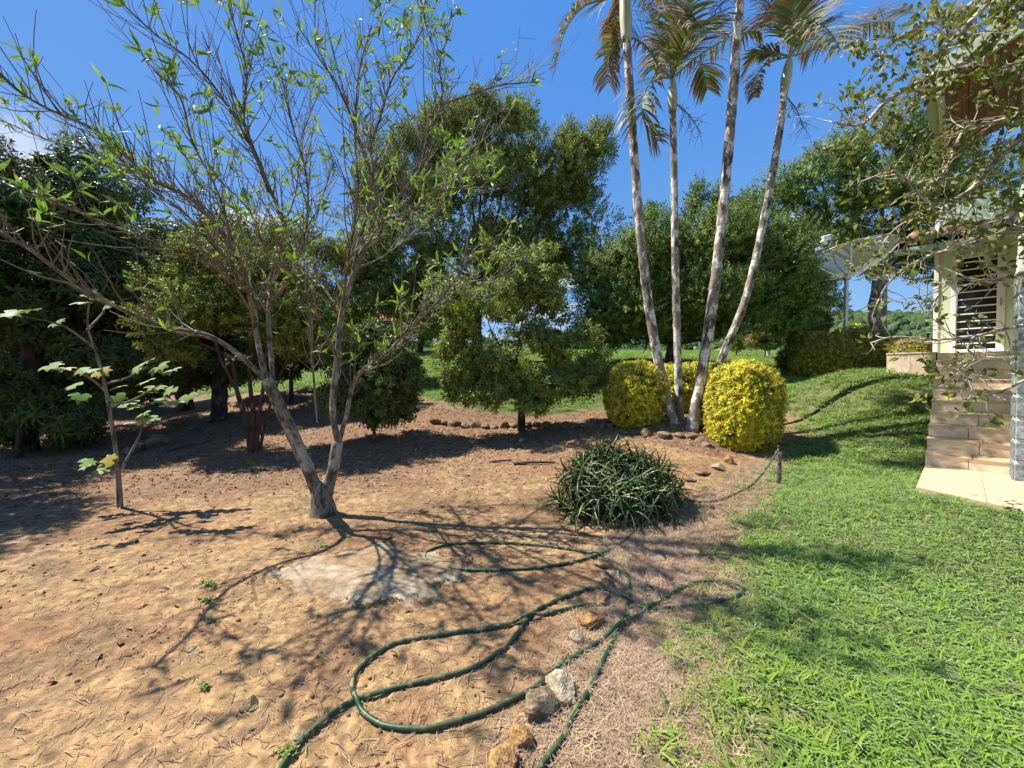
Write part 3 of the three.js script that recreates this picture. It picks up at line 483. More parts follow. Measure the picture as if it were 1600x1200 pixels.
const tapAt = V(post.x - 0.03, post.y + PH - 0.005, post.z + 0.05);
hose([[1160, 768], [1128, 782], [1100, 786], [1068, 783], [1030, 792], [1005, 815], [985, 838], [962, 856], [930, 871], [895, 881], [850, 889], [800, 892], [740, 893], [695, 888], [668, 877], [668, 864], [700, 853], [760, 850], [830, 853], [890, 860], [930, 868], [958, 879], [976, 896], [985, 918], [982, 945], [976, 972], [962, 1000], [945, 1030], [922, 1078], [903, 1112], [872, 1163], [845, 1202], [815, 1260]], 'green hose running from the tap post past the aloe and the stones', [tapAt, tapAt.clone().lerp(G(1160, 768), 0.3).add(V(0, -0.045, 0)), tapAt.clone().lerp(G(1160, 768), 0.65).add(V(0, -0.06, 0))]);
hose([[400, 1275], [440, 1200], [480, 1150], [540, 1107], [600, 1085], [680, 1063], [740, 1045], [790, 1012], [818, 978], [835, 958], [872, 939], [928, 922], [955, 926], [990, 946], [1012, 955], [1060, 951], [1120, 943], [1154, 933], [1162, 921], [1140, 912], [1092, 912], [1052, 928], [1020, 953], [982, 974], [940, 1004], [885, 1038], [840, 1074], [790, 1102], [720, 1129], [655, 1142], [602, 1138], [566, 1115], [551, 1085], [556, 1055], [580, 1030], [622, 1008], [700, 993], [762, 985], [822, 970], [882, 955], [947, 942]], 'dusty green hose looped twice on the sand with its open end by the stones');
{ const e = laid[laid.length - 1], b = laid[laid.length - 6], q = e.clone().sub(b).normalize(); const m = solo('hose_fitting', new THREE.LatheGeometry([[0.0118, 0], [0.0145, 0.002], [0.0145, 0.03], [0.0128, 0.034], [0.0128, 0.05], [0.008, 0.052]].map(([x, y]) => new THREE.Vector2(x, y)), 14), M.metal, 'small grey fitting on the open end of the looped hose', 'fitting', e.clone().addScaledVector(q, -0.004)); m.quaternion.setFromUnitVectors(V(0, 1, 0), q); }
{
  const t = thing('tap_post', 'short grey metal standpipe with a black tap in the grass', 'standpipe', V(post.x, post.y - 0.05, post.z));
  part('pipe', new THREE.CylinderGeometry(0.032, 0.034, PH + 0.01, 18).translate(0, (PH + 0.01) / 2, 0), barkMat(barkTex([128, 116, 104], [84, 74, 66], [170, 160, 148], 6, 12, 51), 0.6, 0.002), t);
  part('collar', new THREE.CylinderGeometry(0.036, 0.036, 0.03, 18).translate(0, PH - 0.005, 0), M.metal, t);
  const tap = part('tap', new THREE.LatheGeometry([[0.0, 0.075], [0.014, 0.074], [0.018, 0.06], [0.014, 0.045], [0.022, 0.03], [0.024, 0]].map(([x, y]) => new THREE.Vector2(x, y)), 16).translate(0, PH + 0.008, 0), M.black, t);
  part('spout', tube([V(0, PH + 0.03, 0), V(-0.02, PH + 0.045, 0.03), V(-0.03, PH + 0.042, 0.05)], [0.014, 0.014], { seg: 8 }), M.black, tap);
}

// ------------------------------------------------------------------ generic trees and bushes
const DENSE = 2;
function crown(parent, lobes, sp, mat, { yellow = 0.2, spread = 0.3, up = 0.5, name = 'crown', sub = 16, subR = 0.37, scale = [0.75, 1.25], dense = 1, ext = 0.9 } = {}) {
  const mats = [], cols = [], o = parent.position;
  for (const [c, rx, ry, rz, n] of lobes) {
    const subs = [];
    for (let k = 0; k < sub; k++) { const d = rdir(), f = Math.cbrt(rnd(0.2, 1)) * ext, q = subR * rnd(0.5, 1.25); subs.push([V(c.x + d.x * rx * f, c.y + d.y * ry * f, c.z + d.z * rz * f), rx * q, ry * q, rz * q, rnd(0.8, 1.25)]); }
    for (let i = 0; i < n * DENSE * dense; i++) {
      const [sc, ax, ay, az, tone] = subs[i % sub], d = rdir(), f = Math.cbrt(rnd(0.35, 1)), p = V(sc.x + d.x * ax * f, sc.y + d.y * ay * f, sc.z + d.z * az * f);
      const dir = d.clone().multiplyScalar(0.7).add(p.clone().sub(c).divide(V(rx, ry, rz)).multiplyScalar(0.5)).add(V(gauss() * 0.45, up + gauss() * 0.4, gauss() * 0.45)).normalize();
      mats.push(mat4(p.sub(o), qAlong(dir, rnd(6.28)), rnd(...scale))); const t = tint(spread, yellow); cols.push(t.multiplyScalar(lerp(1, tone, 0.7)));
    }
  }
  return instanced(name, sp, mat, mats, cols, parent);
}
const lobe = (px, py, rx, ry, d, n, dz = 1) => [U(px, py, d), rx / F * d, ry / F * d, (rx + ry) / 2 / F * d * dz, n];
function stems(parent, list, mat, name = 'limb') { for (const [pts, r] of list) part(name, tube(pts.map((p) => p.clone().sub(parent.position)), r, { seg: 9, per: 4, rough: 0.35 }), mat, parent); }
// limbs that reach from a fork into the lobes, and thinner boughs within
function reach(parent, from, lobes, r, mat, boughs = 4) {
  const o = parent.position;
  for (const [c, rx, ry, rz] of lobes) {
    const mid = from.clone().lerp(c, 0.5).add(V(gauss() * 0.2 * rx, -0.1 * ry, gauss() * 0.2 * rz));
    const limb = part('limb', tube([from, mid, c].map((p) => p.clone().sub(o)), [r, r * 0.5, r * 0.18], { seg: 8, per: 5, rough: 0.3 }), mat, parent);
    const bs = []; for (let k = 0; k < boughs; k++) { const d = rdir(); d.y = Math.abs(d.y) * 0.8 + 0.1; const s = mid.clone().lerp(c, rnd(0.1, 1)), e = V(c.x + d.x * rx * 0.85, c.y + d.y * ry * 0.85, c.z + d.z * rz * 0.85); bs.push(tube([s, s.clone().lerp(e, 0.5).add(V(gauss() * 0.1 * rx, 0.06 * ry, gauss() * 0.1 * rz)), e].map((p) => p.clone().sub(o)), [r * 0.22, r * 0.12, 0.006], { seg: 5, per: 3, cap: false })); }
    if (bs.length) part('boughs', mergeGeometries(bs), mat, limb, 'stuff');
  }
}
R = rngOf(41);
const SP = { big: sprig(8, 0.15, 0.05, { stem: 0.10, out: 1.1, droop: 0.5 }), mango: sprig(8, 0.17, 0.042, { stem: 0.08, out: 1.2, droop: 0.6 }), mid: sprig(11, 0.085, 0.036, { stem: 0.18, out: 1.0, droop: 0.3 }), fine: sprig(13, 0.055, 0.028, { stem: 0.20, out: 1.0, droop: 0.2 }), citrus: sprig(9, 0.085, 0.036, { stem: 0.12, out: 0.95, droop: 0.4 }), hedge: sprig(9, 0.042, 0.022, { stem: 0.05, out: 1.0, droop: 0.3 }) };
function tree(name, label, basePx, lobes, { mat, sp, bark, trunk, r = 0.14, boughs = 4, opt = {}, group, d }) {
  const base = d ? (() => { const p = U(basePx[0], basePx[1], d); return onG(p.x, p.z); })() : G(...basePx); base.y -= 0.06;
  const t = thing(name, label, 'tree', base, 0, group);
  const pts = [base, ...trunk.map(([x, y, dd]) => U(x, y, -base.z + (dd ?? 0)))];
  part('trunk', tube(pts.map((p) => p.clone().sub(base)), [r * 1.25, r, r * 0.8], { seg: 12, per: 6, rough: 0.35 }), bark, t);
  reach(t, pts[pts.length - 1], lobes, r * (lobes.length > 7 ? 0.36 : 0.5), bark, boughs);
  crown(t, lobes, sp, mat, opt); return t;
}
tree('broadleaf_tree', 'big dark glossy broadleaf tree filling the shady edge beside the fig sapling', [40, 705], [lobe(20, 330, 130, 105, 8.6, 900), lobe(125, 310, 95, 70, 8.8, 620), lobe(-90, 450, 150, 130, 8.2, 800), lobe(80, 440, 120, 100, 8.6, 900), lobe(20, 570, 130, 90, 8.2, 800), lobe(170, 410, 75, 80, 9, 480), lobe(95, 640, 70, 50, 8.4, 420)], { mat: M.darkLeaf, sp: SP.big, bark: M.darkBark, trunk: [[45, 600], [55, 500]], r: 0.16, opt: { yellow: 0.25, spread: 0.4 } });
tree('mango_tree', 'dark mango tree with a straight black trunk behind the multi stemmed tree', [342, 657], [lobe(230, 420, 105, 70, 11, 800), lobe(330, 390, 100, 60, 11.2, 800), lobe(440, 430, 95, 70, 11, 800), lobe(290, 500, 120, 65, 10.6, 900), lobe(430, 505, 85, 60, 10.8, 700), lobe(190, 530, 80, 65, 10.8, 600), lobe(330, 570, 70, 40, 11, 380)], { mat: M.darkLeaf, sp: SP.mango, bark: M.darkBark, trunk: [[343, 600], [340, 540]], r: 0.17, opt: { yellow: 0.2, spread: 0.4 } });
tree('shade_tree', 'thick trunked dark tree at the back of the shady corner', [290, 640], [lobe(120, 500, 110, 80, 13.5, 700), lobe(240, 540, 80, 60, 13.5, 500), lobe(60, 590, 90, 60, 13, 500)], { mat: M.darkLeaf, sp: SP.mango, bark: M.darkBark, trunk: [[285, 600], [278, 560]], r: 0.2, opt: { spread: 0.4 } });
{
  const c = (x, y, z, r, n) => [V(x, y, z), r, r * 0.8, r, n];
  tree('side_tree', 'tall dark tree standing beside the fig sapling at the edge of the sand', [-480, 860], [c(-8.3, 3.9, -4.4, 1.25, 700), c(-9.6, 4.6, -5.6, 1.4, 420), c(-8.8, 2.6, -3.6, 1.1, 420), c(-7.5, 3.2, -3.3, 1.0, 460), c(-9.8, 3.4, -6.6, 1.3, 320), c(-7.3, 4.3, -2.7, 0.9, 300)], { mat: M.darkLeaf, sp: SP.big, bark: M.darkBark, trunk: [[-540, 560], [-520, 380]], r: 0.16 });
}
{
  const base = G(392, 706); base.y -= 0.05;
  const t = thing('multi_stem_tree', 'small tree with several twisting reddish brown stems from one foot', 'tree', base), d = -base.z, ls = [lobe(320, 455, 80, 55, 7.4, 520), lobe(430, 470, 75, 60, 7.6, 520), lobe(385, 400, 85, 45, 7.8, 560), lobe(480, 520, 45, 40, 7.5, 260), lobe(270, 520, 55, 40, 7.2, 280)];
  stems(t, [[[base, U(385, 660, d), U(370, 610, d), U(358, 560, d + 0.1), ls[4][0]], [0.0540, 0.0432, 0.0396, 0.0324, 0.0108]], [[base.clone().add(V(0.05, 0, 0.03)), U(396, 650, d), U(390, 590, d + 0.2), U(395, 530, d + 0.2), ls[2][0]], [0.0504, 0.0432, 0.0360, 0.0324, 0.0108]], [[base.clone().add(V(0.1, 0, 0)), U(405, 650, d), U(412, 600, d - 0.1), U(418, 540, d - 0.1), ls[1][0]], [0.0432, 0.0360, 0.0324, 0.0288, 0.0108]], [[base.clone().add(V(0.12, 0, -0.05)), U(415, 660, d + 0.15), U(425, 625, d + 0.2), U(450, 560, d + 0.2), ls[3][0]], [0.0360, 0.0288, 0.0252, 0.0216, 0.0086]], [[U(368, 605, d), U(345, 560, d), U(330, 510, d), ls[0][0]], [0.0288, 0.0252, 0.0216, 0.0086]]], M.redBark, 'stem');
  crown(t, ls, SP.mid, M.oliveLeaf, { spread: 0.35, yellow: 0.3 });
}
tree('glossy_shrub', 'small round glossy dark green tree on a thin stem in front of the lawn bank', [585, 690], [lobe(600, 545, 48, 34, 7.9, 420), lobe(592, 600, 56, 46, 7.8, 560), lobe(628, 585, 32, 34, 7.7, 260), lobe(545, 612, 40, 40, 7.8, 320), lobe(596, 640, 50, 22, 7.7, 320)], { mat: M.darkLeaf, sp: SP.citrus, bark: M.darkBark, trunk: [[585, 660], [588, 630]], r: 0.03, boughs: 3, opt: { yellow: 0.3, spread: 0.45 } });
tree('citrus_tree', 'bushy light green citrus tree on the stone edged bank', [815, 674], [lobe(755, 475, 78, 62, 8.1, 760), lobe(845, 480, 58, 52, 8.2, 500), lobe(722, 560, 46, 42, 8.0, 360), lobe(808, 550, 80, 55, 8.1, 760), lobe(900, 555, 50, 42, 8.3, 380), lobe(752, 612, 42, 20, 7.8, 220), lobe(850, 598, 50, 34, 7.9, 320), lobe(830, 425, 62, 32, 8.1, 320), lobe(735, 600, 40, 26, 7.8, 240), lobe(790, 615, 34, 26, 7.6, 200), lobe(840, 632, 28, 18, 7.6, 130), lobe(905, 600, 34, 24, 8.0, 180)], { mat: M.brightLeaf, sp: SP.citrus, bark: M.darkBark, trunk: [[814, 620], [806, 565]], r: 0.075, opt: { yellow: 0.35, spread: 0.45, sub: 12, subR: 0.33, dense: 0.85 } });
tree('lawn_tree', 'tall leafy tree with an open crown standing on the lawn behind the citrus', [748, 588], [lobe(720, 225, 80, 60, 15, 1300), lobe(800, 215, 62, 50, 15.5, 900), lobe(862, 285, 72, 60, 15, 1100), lobe(918, 262, 42, 58, 15, 600), lobe(645, 275, 80, 70, 14.6, 1300), lobe(590, 345, 58, 75, 14.6, 900), lobe(755, 330, 105, 72, 14.6, 1500), lobe(885, 365, 70, 60, 15, 1000), lobe(648, 405, 85, 62, 14.5, 1200), lobe(770, 425, 95, 60, 14.6, 1300), lobe(700, 482, 72, 40, 14.6, 700), lobe(560, 415, 50, 45, 14.4, 620), lobe(545, 480, 40, 35, 14.4, 420), lobe(625, 470, 55, 38, 14.2, 600), lobe(930, 225, 10, 30, 15, 90), lobe(755, 165, 18, 26, 15, 120), lobe(885, 215, 14, 26, 15, 110)], { mat: M.oliveLeaf, sp: SP.mid, bark: M.darkBark, trunk: [[745, 530], [742, 440]], r: 0.2, boughs: 3, opt: { yellow: 0.35, spread: 0.4, sub: 20, subR: 0.36, dense: 0.85, ext: 0.84, scale: [1.0, 1.6] } });
tree('round_bush_tree', 'wide dome shaped dense tree behind the golden bushes and palms', [1050, 575], [lobe(1000, 415, 85, 72, 13, 1300), lobe(1090, 388, 95, 72, 13, 1600), lobe(1185, 405, 85, 70, 13.2, 1400), lobe(985, 480, 88, 48, 12.8, 1100), lobe(1110, 465, 120, 52, 12.6, 1700), lobe(1228, 462, 55, 44, 13, 700), lobe(935, 440, 42, 55, 13, 520), lobe(955, 512, 50, 30, 12.8, 420), lobe(1035, 512, 60, 28, 12.6, 420), lobe(1125, 500, 75, 30, 12.5, 520), lobe(1225, 500, 50, 26, 12.9, 320), lobe(1088, 315, 9, 34, 13, 90), lobe(1122, 318, 8, 28, 13, 80), lobe(1012, 342, 12, 24, 13, 90), lobe(1165, 330, 10, 28, 13, 80)], { mat: M.midLeaf, sp: SP.fine, bark: M.darkBark, trunk: [[1050, 560], [1052, 538]], r: 0.22, boughs: 2, opt: { yellow: 0.35, spread: 0.4, sub: 26, subR: 0.38, dense: 1.1, ext: 0.74, scale: [1.1, 1.8] } });
tree('shade_canopy_tree', 'broad spreading tree with a grey trunk behind the satellite dish', [1372, 572], [lobe(1285, 290, 82, 52, 16, 1100), lobe(1395, 235, 82, 50, 16, 1100), lobe(1468, 228, 55, 46, 16, 700), lobe(1350, 335, 100, 45, 16, 1100), lobe(1440, 318, 75, 60, 16, 1000), lobe(1240, 335, 42, 48, 16.3, 450), lobe(1470, 395, 55, 45, 16, 600), lobe(1400, 400, 60, 30, 16, 420), lobe(1560, 300, 60, 90, 16, 500)], { mat: M.midLeaf, sp: SP.mid, bark: M.greyBark, trunk: [[1370, 500], [1375, 430]], r: 0.27, boughs: 6, d: 15, opt: { yellow: 0.35, spread: 0.4, sub: 14, scale: [1.1, 1.6], dense: 0.9 } });
tree('slender_tree', 'thin pale trunked young tree between the round tree and the dish pole', [1200, 556], [lobe(1185, 452, 34, 22, 19, 240), lobe(1222, 462, 26, 18, 19, 160)], { mat: M.oliveLeaf, sp: SP.mid, bark: M.paleTwig, trunk: [[1198, 510], [1190, 470]], r: 0.07, boughs: 3, d: 19 });
tree('slender_tree', 'grey slim tree rising just beside the dish pole', [1292, 552], [lobe(1290, 455, 30, 26, 17.5, 220), lobe(1300, 485, 22, 18, 17.5, 120), lobe(1265, 470, 26, 16, 17.5, 130)], { mat: M.oliveLeaf, sp: SP.mid, bark: M.greyBark, trunk: [[1290, 510], [1292, 470]], r: 0.1, boughs: 3, d: 17.5 });
tree('understorey_tree', 'dark low bush at the foot of the big glossy broadleaf tree', [30, 715], [lobe(15, 640, 70, 45, 7.9, 420), lobe(85, 660, 50, 32, 7.9, 300), lobe(-40, 650, 60, 50, 7.6, 300)], { mat: M.darkLeaf, sp: SP.mango, bark: M.darkBark, trunk: [[30, 690], [32, 670]], r: 0.05, boughs: 3 });
tree('understorey_tree', 'low bushy dark tree filling the gap behind the fig sapling', [215, 640], [lobe(205, 590, 60, 42, 12.5, 520), lobe(150, 560, 60, 50, 12.8, 420), lobe(265, 575, 45, 32, 12.6, 360)], { mat: M.midLeaf, sp: SP.mango, bark: M.darkBark, trunk: [[212, 620], [208, 600]], r: 0.07, boughs: 3 });
tree('understorey_tree', 'low dark tree between the two black trunks and the lawn', [455, 628], [lobe(450, 560, 50, 34, 13, 420), lobe(500, 545, 45, 36, 13, 380), lobe(390, 572, 40, 26, 13, 300)], { mat: M.darkLeaf, sp: SP.mango, bark: M.darkBark, trunk: [[455, 600], [455, 580]], r: 0.06, boughs: 3 });
for (const [x, d, r, lb] of [[170, 24, 1.6, 'dark far tree beyond the shady corner'], [500, 24, 1.5, 'rounded far tree before the neighbouring house roof'], [655, 23, 0.9, 'small round far tree hiding the end of the neighbouring house'], [700, 34, 1.7, 'far rounded tree on the crest of the lawn behind the tall lawn tree'], [905, 36, 1.2, 'low far tree on the crest between citrus and round tree']]) { const c = U(x, 500, d), b = onG(c.x, c.z), ls = [[V(b.x, b.y + 2.1 * r, b.z), 1.5 * r, 1.1 * r, 1.4 * r, 620], [V(b.x + 0.9 * r, b.y + 1.5 * r, b.z), 1.1 * r, 0.9 * r, 1.1 * r, 420], [V(b.x - 0.9 * r, b.y + 1.4 * r, b.z + 0.3), 1.1 * r, 0.9 * r, 1.1 * r, 420]]; const t = thing('far_tree', lb, 'tree', b); part('trunk', tube([V(0, -0.1, 0), V(0.1, 0.8 * r, 0), V(0, 1.6 * r, 0)], [0.2, 0.16, 0.1], { seg: 8 }), M.darkBark, t); crown(t, ls, SP.big, M.midLeaf, { spread: 0.4 }); }

// clipped bushes: leaves on a rounded block
function clipped(name, label, c, [rx, ry, rz], n, mat, { e = 3, group, cat = 'bush', core = [0.20, 0.15, 0.085], sp = SP.hedge, spread = 0.25, yellow = 0.2, bump = 0.10, scale = [0.7, 1.2], green = 0, sprigs = 0.02 } = {}) {
  const base = onG(c.x, c.z); const t = thing(name, label, cat, base, 0, group), mats = [], cols = [];
  const rad = (d) => { const k = 1 / Math.pow(Math.pow(Math.abs(d.x), e) + Math.pow(Math.abs(d.y), e) + Math.pow(Math.abs(d.z), e), 1 / e); return k * (1 + bump * 2 * (n3(d.x * 2.5 + 9, d.y * 2.5 + 9, d.z * 2.5 + 9, 5) - 0.5)); };
  const g = new THREE.IcosahedronGeometry(1, 5), p = g.attributes.position; for (let i = 0; i < p.count; i++) { const d = V(p.getX(i), p.getY(i), p.getZ(i)).normalize(), k = rad(d) * 0.86; p.setXYZ(i, d.x * k * rx, d.y * k * ry, d.z * k * rz); } g.computeVertexNormals();
  part('twig_core', g.translate(c.x - base.x, c.y - base.y, c.z - base.z), new THREE.MeshStandardMaterial({ color: lin(...core), roughness: 1 }), t);
  for (let i = 0; i < n; i++) {
    const d = rdir(); const k = rad(d) * rnd(0.86, 1.02) + (rnd() < sprigs ? rnd(0, 0.12) : 0), q = V(d.x * k * rx, d.y * k * ry, d.z * k * rz); const dir = V(d.x / rx, d.y / ry, d.z / rz).normalize().multiplyScalar(0.9).add(V(gauss() * 0.4, 0.35 + gauss() * 0.4, gauss() * 0.4)).normalize();
    mats.push(mat4(q.add(c).sub(base), qAlong(dir, rnd(6.28)), rnd(...scale))); const cc = tint(spread, yellow); if (rnd() < green * 0.75) cc.multiply(lin(0.32, 0.52, 0.6)); cols.push(cc);
  }
  part('stem', tube([V(0, -0.1, 0), V(0.03, (c.y - base.y) * 0.5, 0), V(0, (c.y - base.y), 0)], [0.05, 0.04, 0.02], { seg: 7 }), M.darkBark, t);
  instanced('foliage', sp, mat, mats, cols, t); return t;
}
R = rngOf(51);
clipped('golden_bush', 'large clipped bright yellow bush beside the sunny lawn right of the palms', U(1155, 636, 6.6), [0.49, 0.71, 0.60], 6000, M.goldLeaf, { e: 2.7, yellow: 0.03, scale: [0.8, 1.35], green: 0.22 });
clipped('golden_bush', 'smaller clipped yellow bush partly shaded, left of the palm trunks', U(992, 618, 7.6), [0.50, 0.60, 0.6], 5200, M.goldLeaf, { e: 2.6, yellow: 0.03, scale: [0.8, 1.35], green: 0.35 });
clipped('golden_hedge', 'low yellow hedge running behind the four palm trunks', U(1085, 610, 8.7), [0.95, 0.55, 0.45], 5200, M.goldLeaf, { e: 3.2, yellow: 0.03, scale: [0.8, 1.35], green: 0.35, cat: 'hedge' });
{ const c = U(1312, 556, 12.4); clipped('dark_hedge', 'long low dark green hedge in front of the satellite dish', c, [1.62, 0.72, 0.6], 9000, M.hedgeLeaf, { e: 4, bump: 0.14, green: 0.4, cat: 'hedge', scale: [0.9, 1.6], spread: 0.4, yellow: 0.5 }); }
clipped('golden_hedge', 'small olive yellow bush between the dark hedge and the terrace', U(1424, 558, 10.4), [0.34, 0.45, 0.4], 2200, M.hedgeLeaf, { e: 2.6, yellow: 0.7, scale: [0.9, 1.4], cat: 'hedge' });
clipped('topiary_ball', 'round dark clipped ball bush rising behind the dark hedge', U(1257, 510, 14.5), [0.72, 0.72, 0.72], 4200, M.darkLeaf, { e: 2.2, scale: [0.9, 1.5] });
function flowers(name, label, c, r, n, leafN, leaf, petal, nF) {
  const b = onG(c.x, c.z), t = thing(name, label, 'plant', b), o = c.clone().sub(b);
  part('stem', tube([V(0, -0.05, 0), V(0.04, o.y * 0.5, 0), o], [0.03, 0.02, 0.01], { seg: 6 }), M.darkBark, t);
  crown(t, [[c, r[0], r[1], r[2], leafN]], SP.hedge, leaf, { name: 'foliage', scale: [1, 1.8] });
  const mats = [], cols = [], bl = sprig(6, 0.05, 0.045, { stem: 0.02, out: 1.1 }); for (let k = 0; k < nF; k++) { const d = rdir(); d.y = Math.abs(d.y); mats.push(mat4(V(o.x + d.x * r[0] * 0.95, o.y + d.y * r[1] * 0.95, o.z + d.z * r[2] * 0.95), qAlong(d, rnd(6.28)), rnd(0.8, 1.6))); cols.push(tint(0.25, 0.1)); }
  instanced('blossom', bl, leafMat(...petal, { coat: 0 }), mats, cols, t);
}
flowers('flowering_shrub', 'low shrub with a patch of pink blossom at the end of the dark hedge', U(1252, 528, 13.4), [0.42, 0.22, 0.3], 0, 420, M.midLeaf, [0.62, 0.13, 0.24], 120);
flowers('flowering_shrub', 'thin shrub with orange red tips on the lawn crest', U(1195, 532, 17), [0.75, 0.45, 0.5], 0, 520, M.oliveLeaf, [0.55, 0.22, 0.08], 130);
flowers('flowering_shrub', 'small plant with yellow blossom near the grey tree trunk', U(1336, 512, 15), [0.3, 0.16, 0.3], 0, 160, M.midLeaf, [0.7, 0.55, 0.04], 50);
flowers('flowering_shrub', 'light green low shrub beside the leaning palm on the crest', U(1150, 535, 19), [0.7, 0.35, 0.5], 0, 420, M.brightLeaf, [0.3, 0.3, 0.05], 20);

// ------------------------------------------------------------------ palms
function palmTrunk(t, path, r0, r1) {
  const pts = path.map((p) => p.clone().sub(t.position)), c = new THREE.CatmullRomCurve3(pts), n = 90, q = [], rr = [];
  for (let i = 0; i <= n; i++) { q.push(c.getPoint(i / n)); const ring = Math.pow(Math.abs(((i / n * 30) % 1) - 0.5) * 2, 6); rr.push(0.80 * lerp(r0, r1, Math.pow(i / n, 0.8)) * (1 + 0.07 * ring + 0.25 * Math.pow(Math.max(0, 1 - i / 6), 2))); }
  const g = tube(q, rr, { seg: 14, per: 1, rough: 0.10 }); scaleUV(g, 1.6, 0.36, rnd(), rnd()); part('trunk', g, M.palmBark, t);
}
const frondMat = new THREE.MeshPhysicalMaterial({ vertexColors: true, color: lin(1, 1, 1), roughness: 1, transmission: 0.25, thickness: 0, clearcoat: 0.2, clearcoatRoughness: 0.4, side: THREE.DoubleSide });
M.rachis = new THREE.MeshStandardMaterial({ color: lin(0.20, 0.20, 0.09), roughness: 0.6 });
M.crownshaft = new THREE.MeshStandardMaterial({ map: tex(128, 256, (u, v) => { const a = tiled(u, v, 10, 2, 4, 3); return mix3([150, 158, 128], [206, 206, 176], a); }), roughness: 0.55 });
function frond(t, pts, { len = 0.74, n = 50, brown = 0.3, droop = 0.5, up = V(0, 1, 0), tipBrown = 0.45 } = {}) {
  const o = t.position, c = new THREE.CatmullRomCurve3(pts.map((p) => p.clone().sub(o)), false, 'centripetal');
  const f = part('frond', tube(c.getPoints(10), [0.022, 0.012, 0.004], { seg: 6, per: 1 }), M.rachis, t);
  const P = [], C = [], idx = [];
  for (let i = 0; i < n; i++) for (const side of [-1, 1]) {
    const u = 0.16 + 0.84 * (i + rnd(0.6)) / n, p = c.getPoint(Math.min(1, u)), tan = c.getTangent(Math.min(1, u)); let lat = V().crossVectors(tan, up); if (lat.lengthSq() < 0.02) lat = V(1, 0, 0); lat.normalize();
    const nn = V().crossVectors(lat, tan).normalize(), L = len * (0.35 + 0.65 * Math.sin(Math.PI * Math.min(1, 0.12 + u * 0.82))) * rnd(0.8, 1.12), w = 0.0175 * rnd(0.7, 1.2), dry = rnd() < brown * 0.42 + tipBrown * Math.max(0, u - 0.55);
    const green = mix3([0.075, 0.125, 0.025], [0.18, 0.22, 0.045], rnd()), dryC = mix3([0.22, 0.10, 0.05], [0.40, 0.26, 0.15], rnd()), kt = rnd(0.25, 1.0);
    let d = tan.clone().multiplyScalar(0.75).addScaledVector(lat, side * 0.8).addScaledVector(nn, rnd(0.0, 0.55)).normalize(), q = p.clone(); const b = P.length / 3, S = 4;
    for (let k = 0; k <= S; k++) { const v = k / S, ww = w * (k === S ? 0.05 : Math.sin(Math.PI * (0.22 + 0.7 * v))), wd = V().crossVectors(d, nn).normalize(); P.push(q.x - wd.x * ww, q.y - wd.y * ww, q.z - wd.z * ww, q.x + wd.x * ww, q.y + wd.y * ww, q.z + wd.z * ww); const cc = dry ? dryC : mix3(green, dryC, sstep(kt, kt + 0.2, v) * 0.9); C.push(...cc, ...cc); q = q.clone().addScaledVector(d, L / S); d = d.clone().add(V(gauss() * 0.06, -droop * (0.5 + v) * rnd(0.5, 1.1), gauss() * 0.06)).normalize(); if (k < S) { const a = b + k * 2; idx.push(a, a + 1, a + 2, a + 1, a + 3, a + 2); } }
  }
  part('leaflets', geom(P, idx, undefined, C), frondMat, f, 'stuff'); return f;
}
function strand(t, at, dir, L, n, name = 'flower_stalk') {           // wiry spent flower stalk
  const gs = [], o = t.position, end = at.clone().add(dir.clone().multiplyScalar(L)); gs.push(tube([at, at.clone().lerp(end, 0.5).add(V(0.05, 0.02, 0)), end].map((p) => p.clone().sub(o)), [0.014, 0.009, 0.005], { seg: 5, per: 3 }));
  for (let k = 0; k < n; k++) { const s = at.clone().lerp(end, rnd(0.3, 1)), d = rdir().multiplyScalar(rnd(0.15, 0.36)); d.y -= 0.14; const e = s.clone().add(d); gs.push(tube([s, s.clone().lerp(e, 0.5).add(V(gauss() * 0.04, 0.03, gauss() * 0.04)), e].map((p) => p.clone().sub(o)), [0.005, 0.0025], { seg: 4, per: 2, cap: false })); for (let j = 0; j < 2; j++) { const s2 = s.clone().lerp(e, rnd(0.3, 0.8)), e2 = s2.clone().add(rdir().multiplyScalar(0.09)); gs.push(tube([s2, e2].map((p) => p.clone().sub(o)), [0.003, 0.002], { seg: 3, per: 1, cap: false })); } }
  part(name, mergeGeometries(gs), new THREE.MeshStandardMaterial({ color: lin(0.16, 0.09, 0.065), roughness: 0.9 }), t);
}
R = rngOf(61);
const palmG = undefined;
function palm(label, path, d, r0, r1, crownPx, shaft, fronds, stalks) {
  const base = G(...path[0]); base.set(U(path[0][0], path[0][1], d).x, 0, -d); base.y = H(base.x, base.z) - 0.05;
  const t = thing('palm_tree', label, 'palm tree', base);
  palmTrunk(t, [base, ...path.slice(1).map(([x, y, dd]) => U(x, y, d + (dd ?? 0)))], r0, r1);
  const top = U(...path[path.length - 1].slice(0, 2), d + (path[path.length - 1][2] ?? 0)), ct = U(crownPx[0], crownPx[1], d + (crownPx[2] ?? 0));
  part('crownshaft', tube([top.clone().lerp(ct, -0.04), top.clone().lerp(ct, 0.3), top.clone().lerp(ct, 0.75), ct].map((p) => p.clone().sub(base)), [r1 * 1.02, r1 * 1.28, r1 * 1.0, r1 * 0.5], { seg: 12, per: 5 }), M.crownshaft, t);
  for (const [pts, o] of fronds) frond(t, [ct, ...pts.map(([x, y, dd]) => U(x, y, d + dd))], o);
  for (const [x, y, dx, dy, L] of stalks) strand(t, U(x, y, d), V(dx, dy, 0.15).normalize(), L, 20);
}
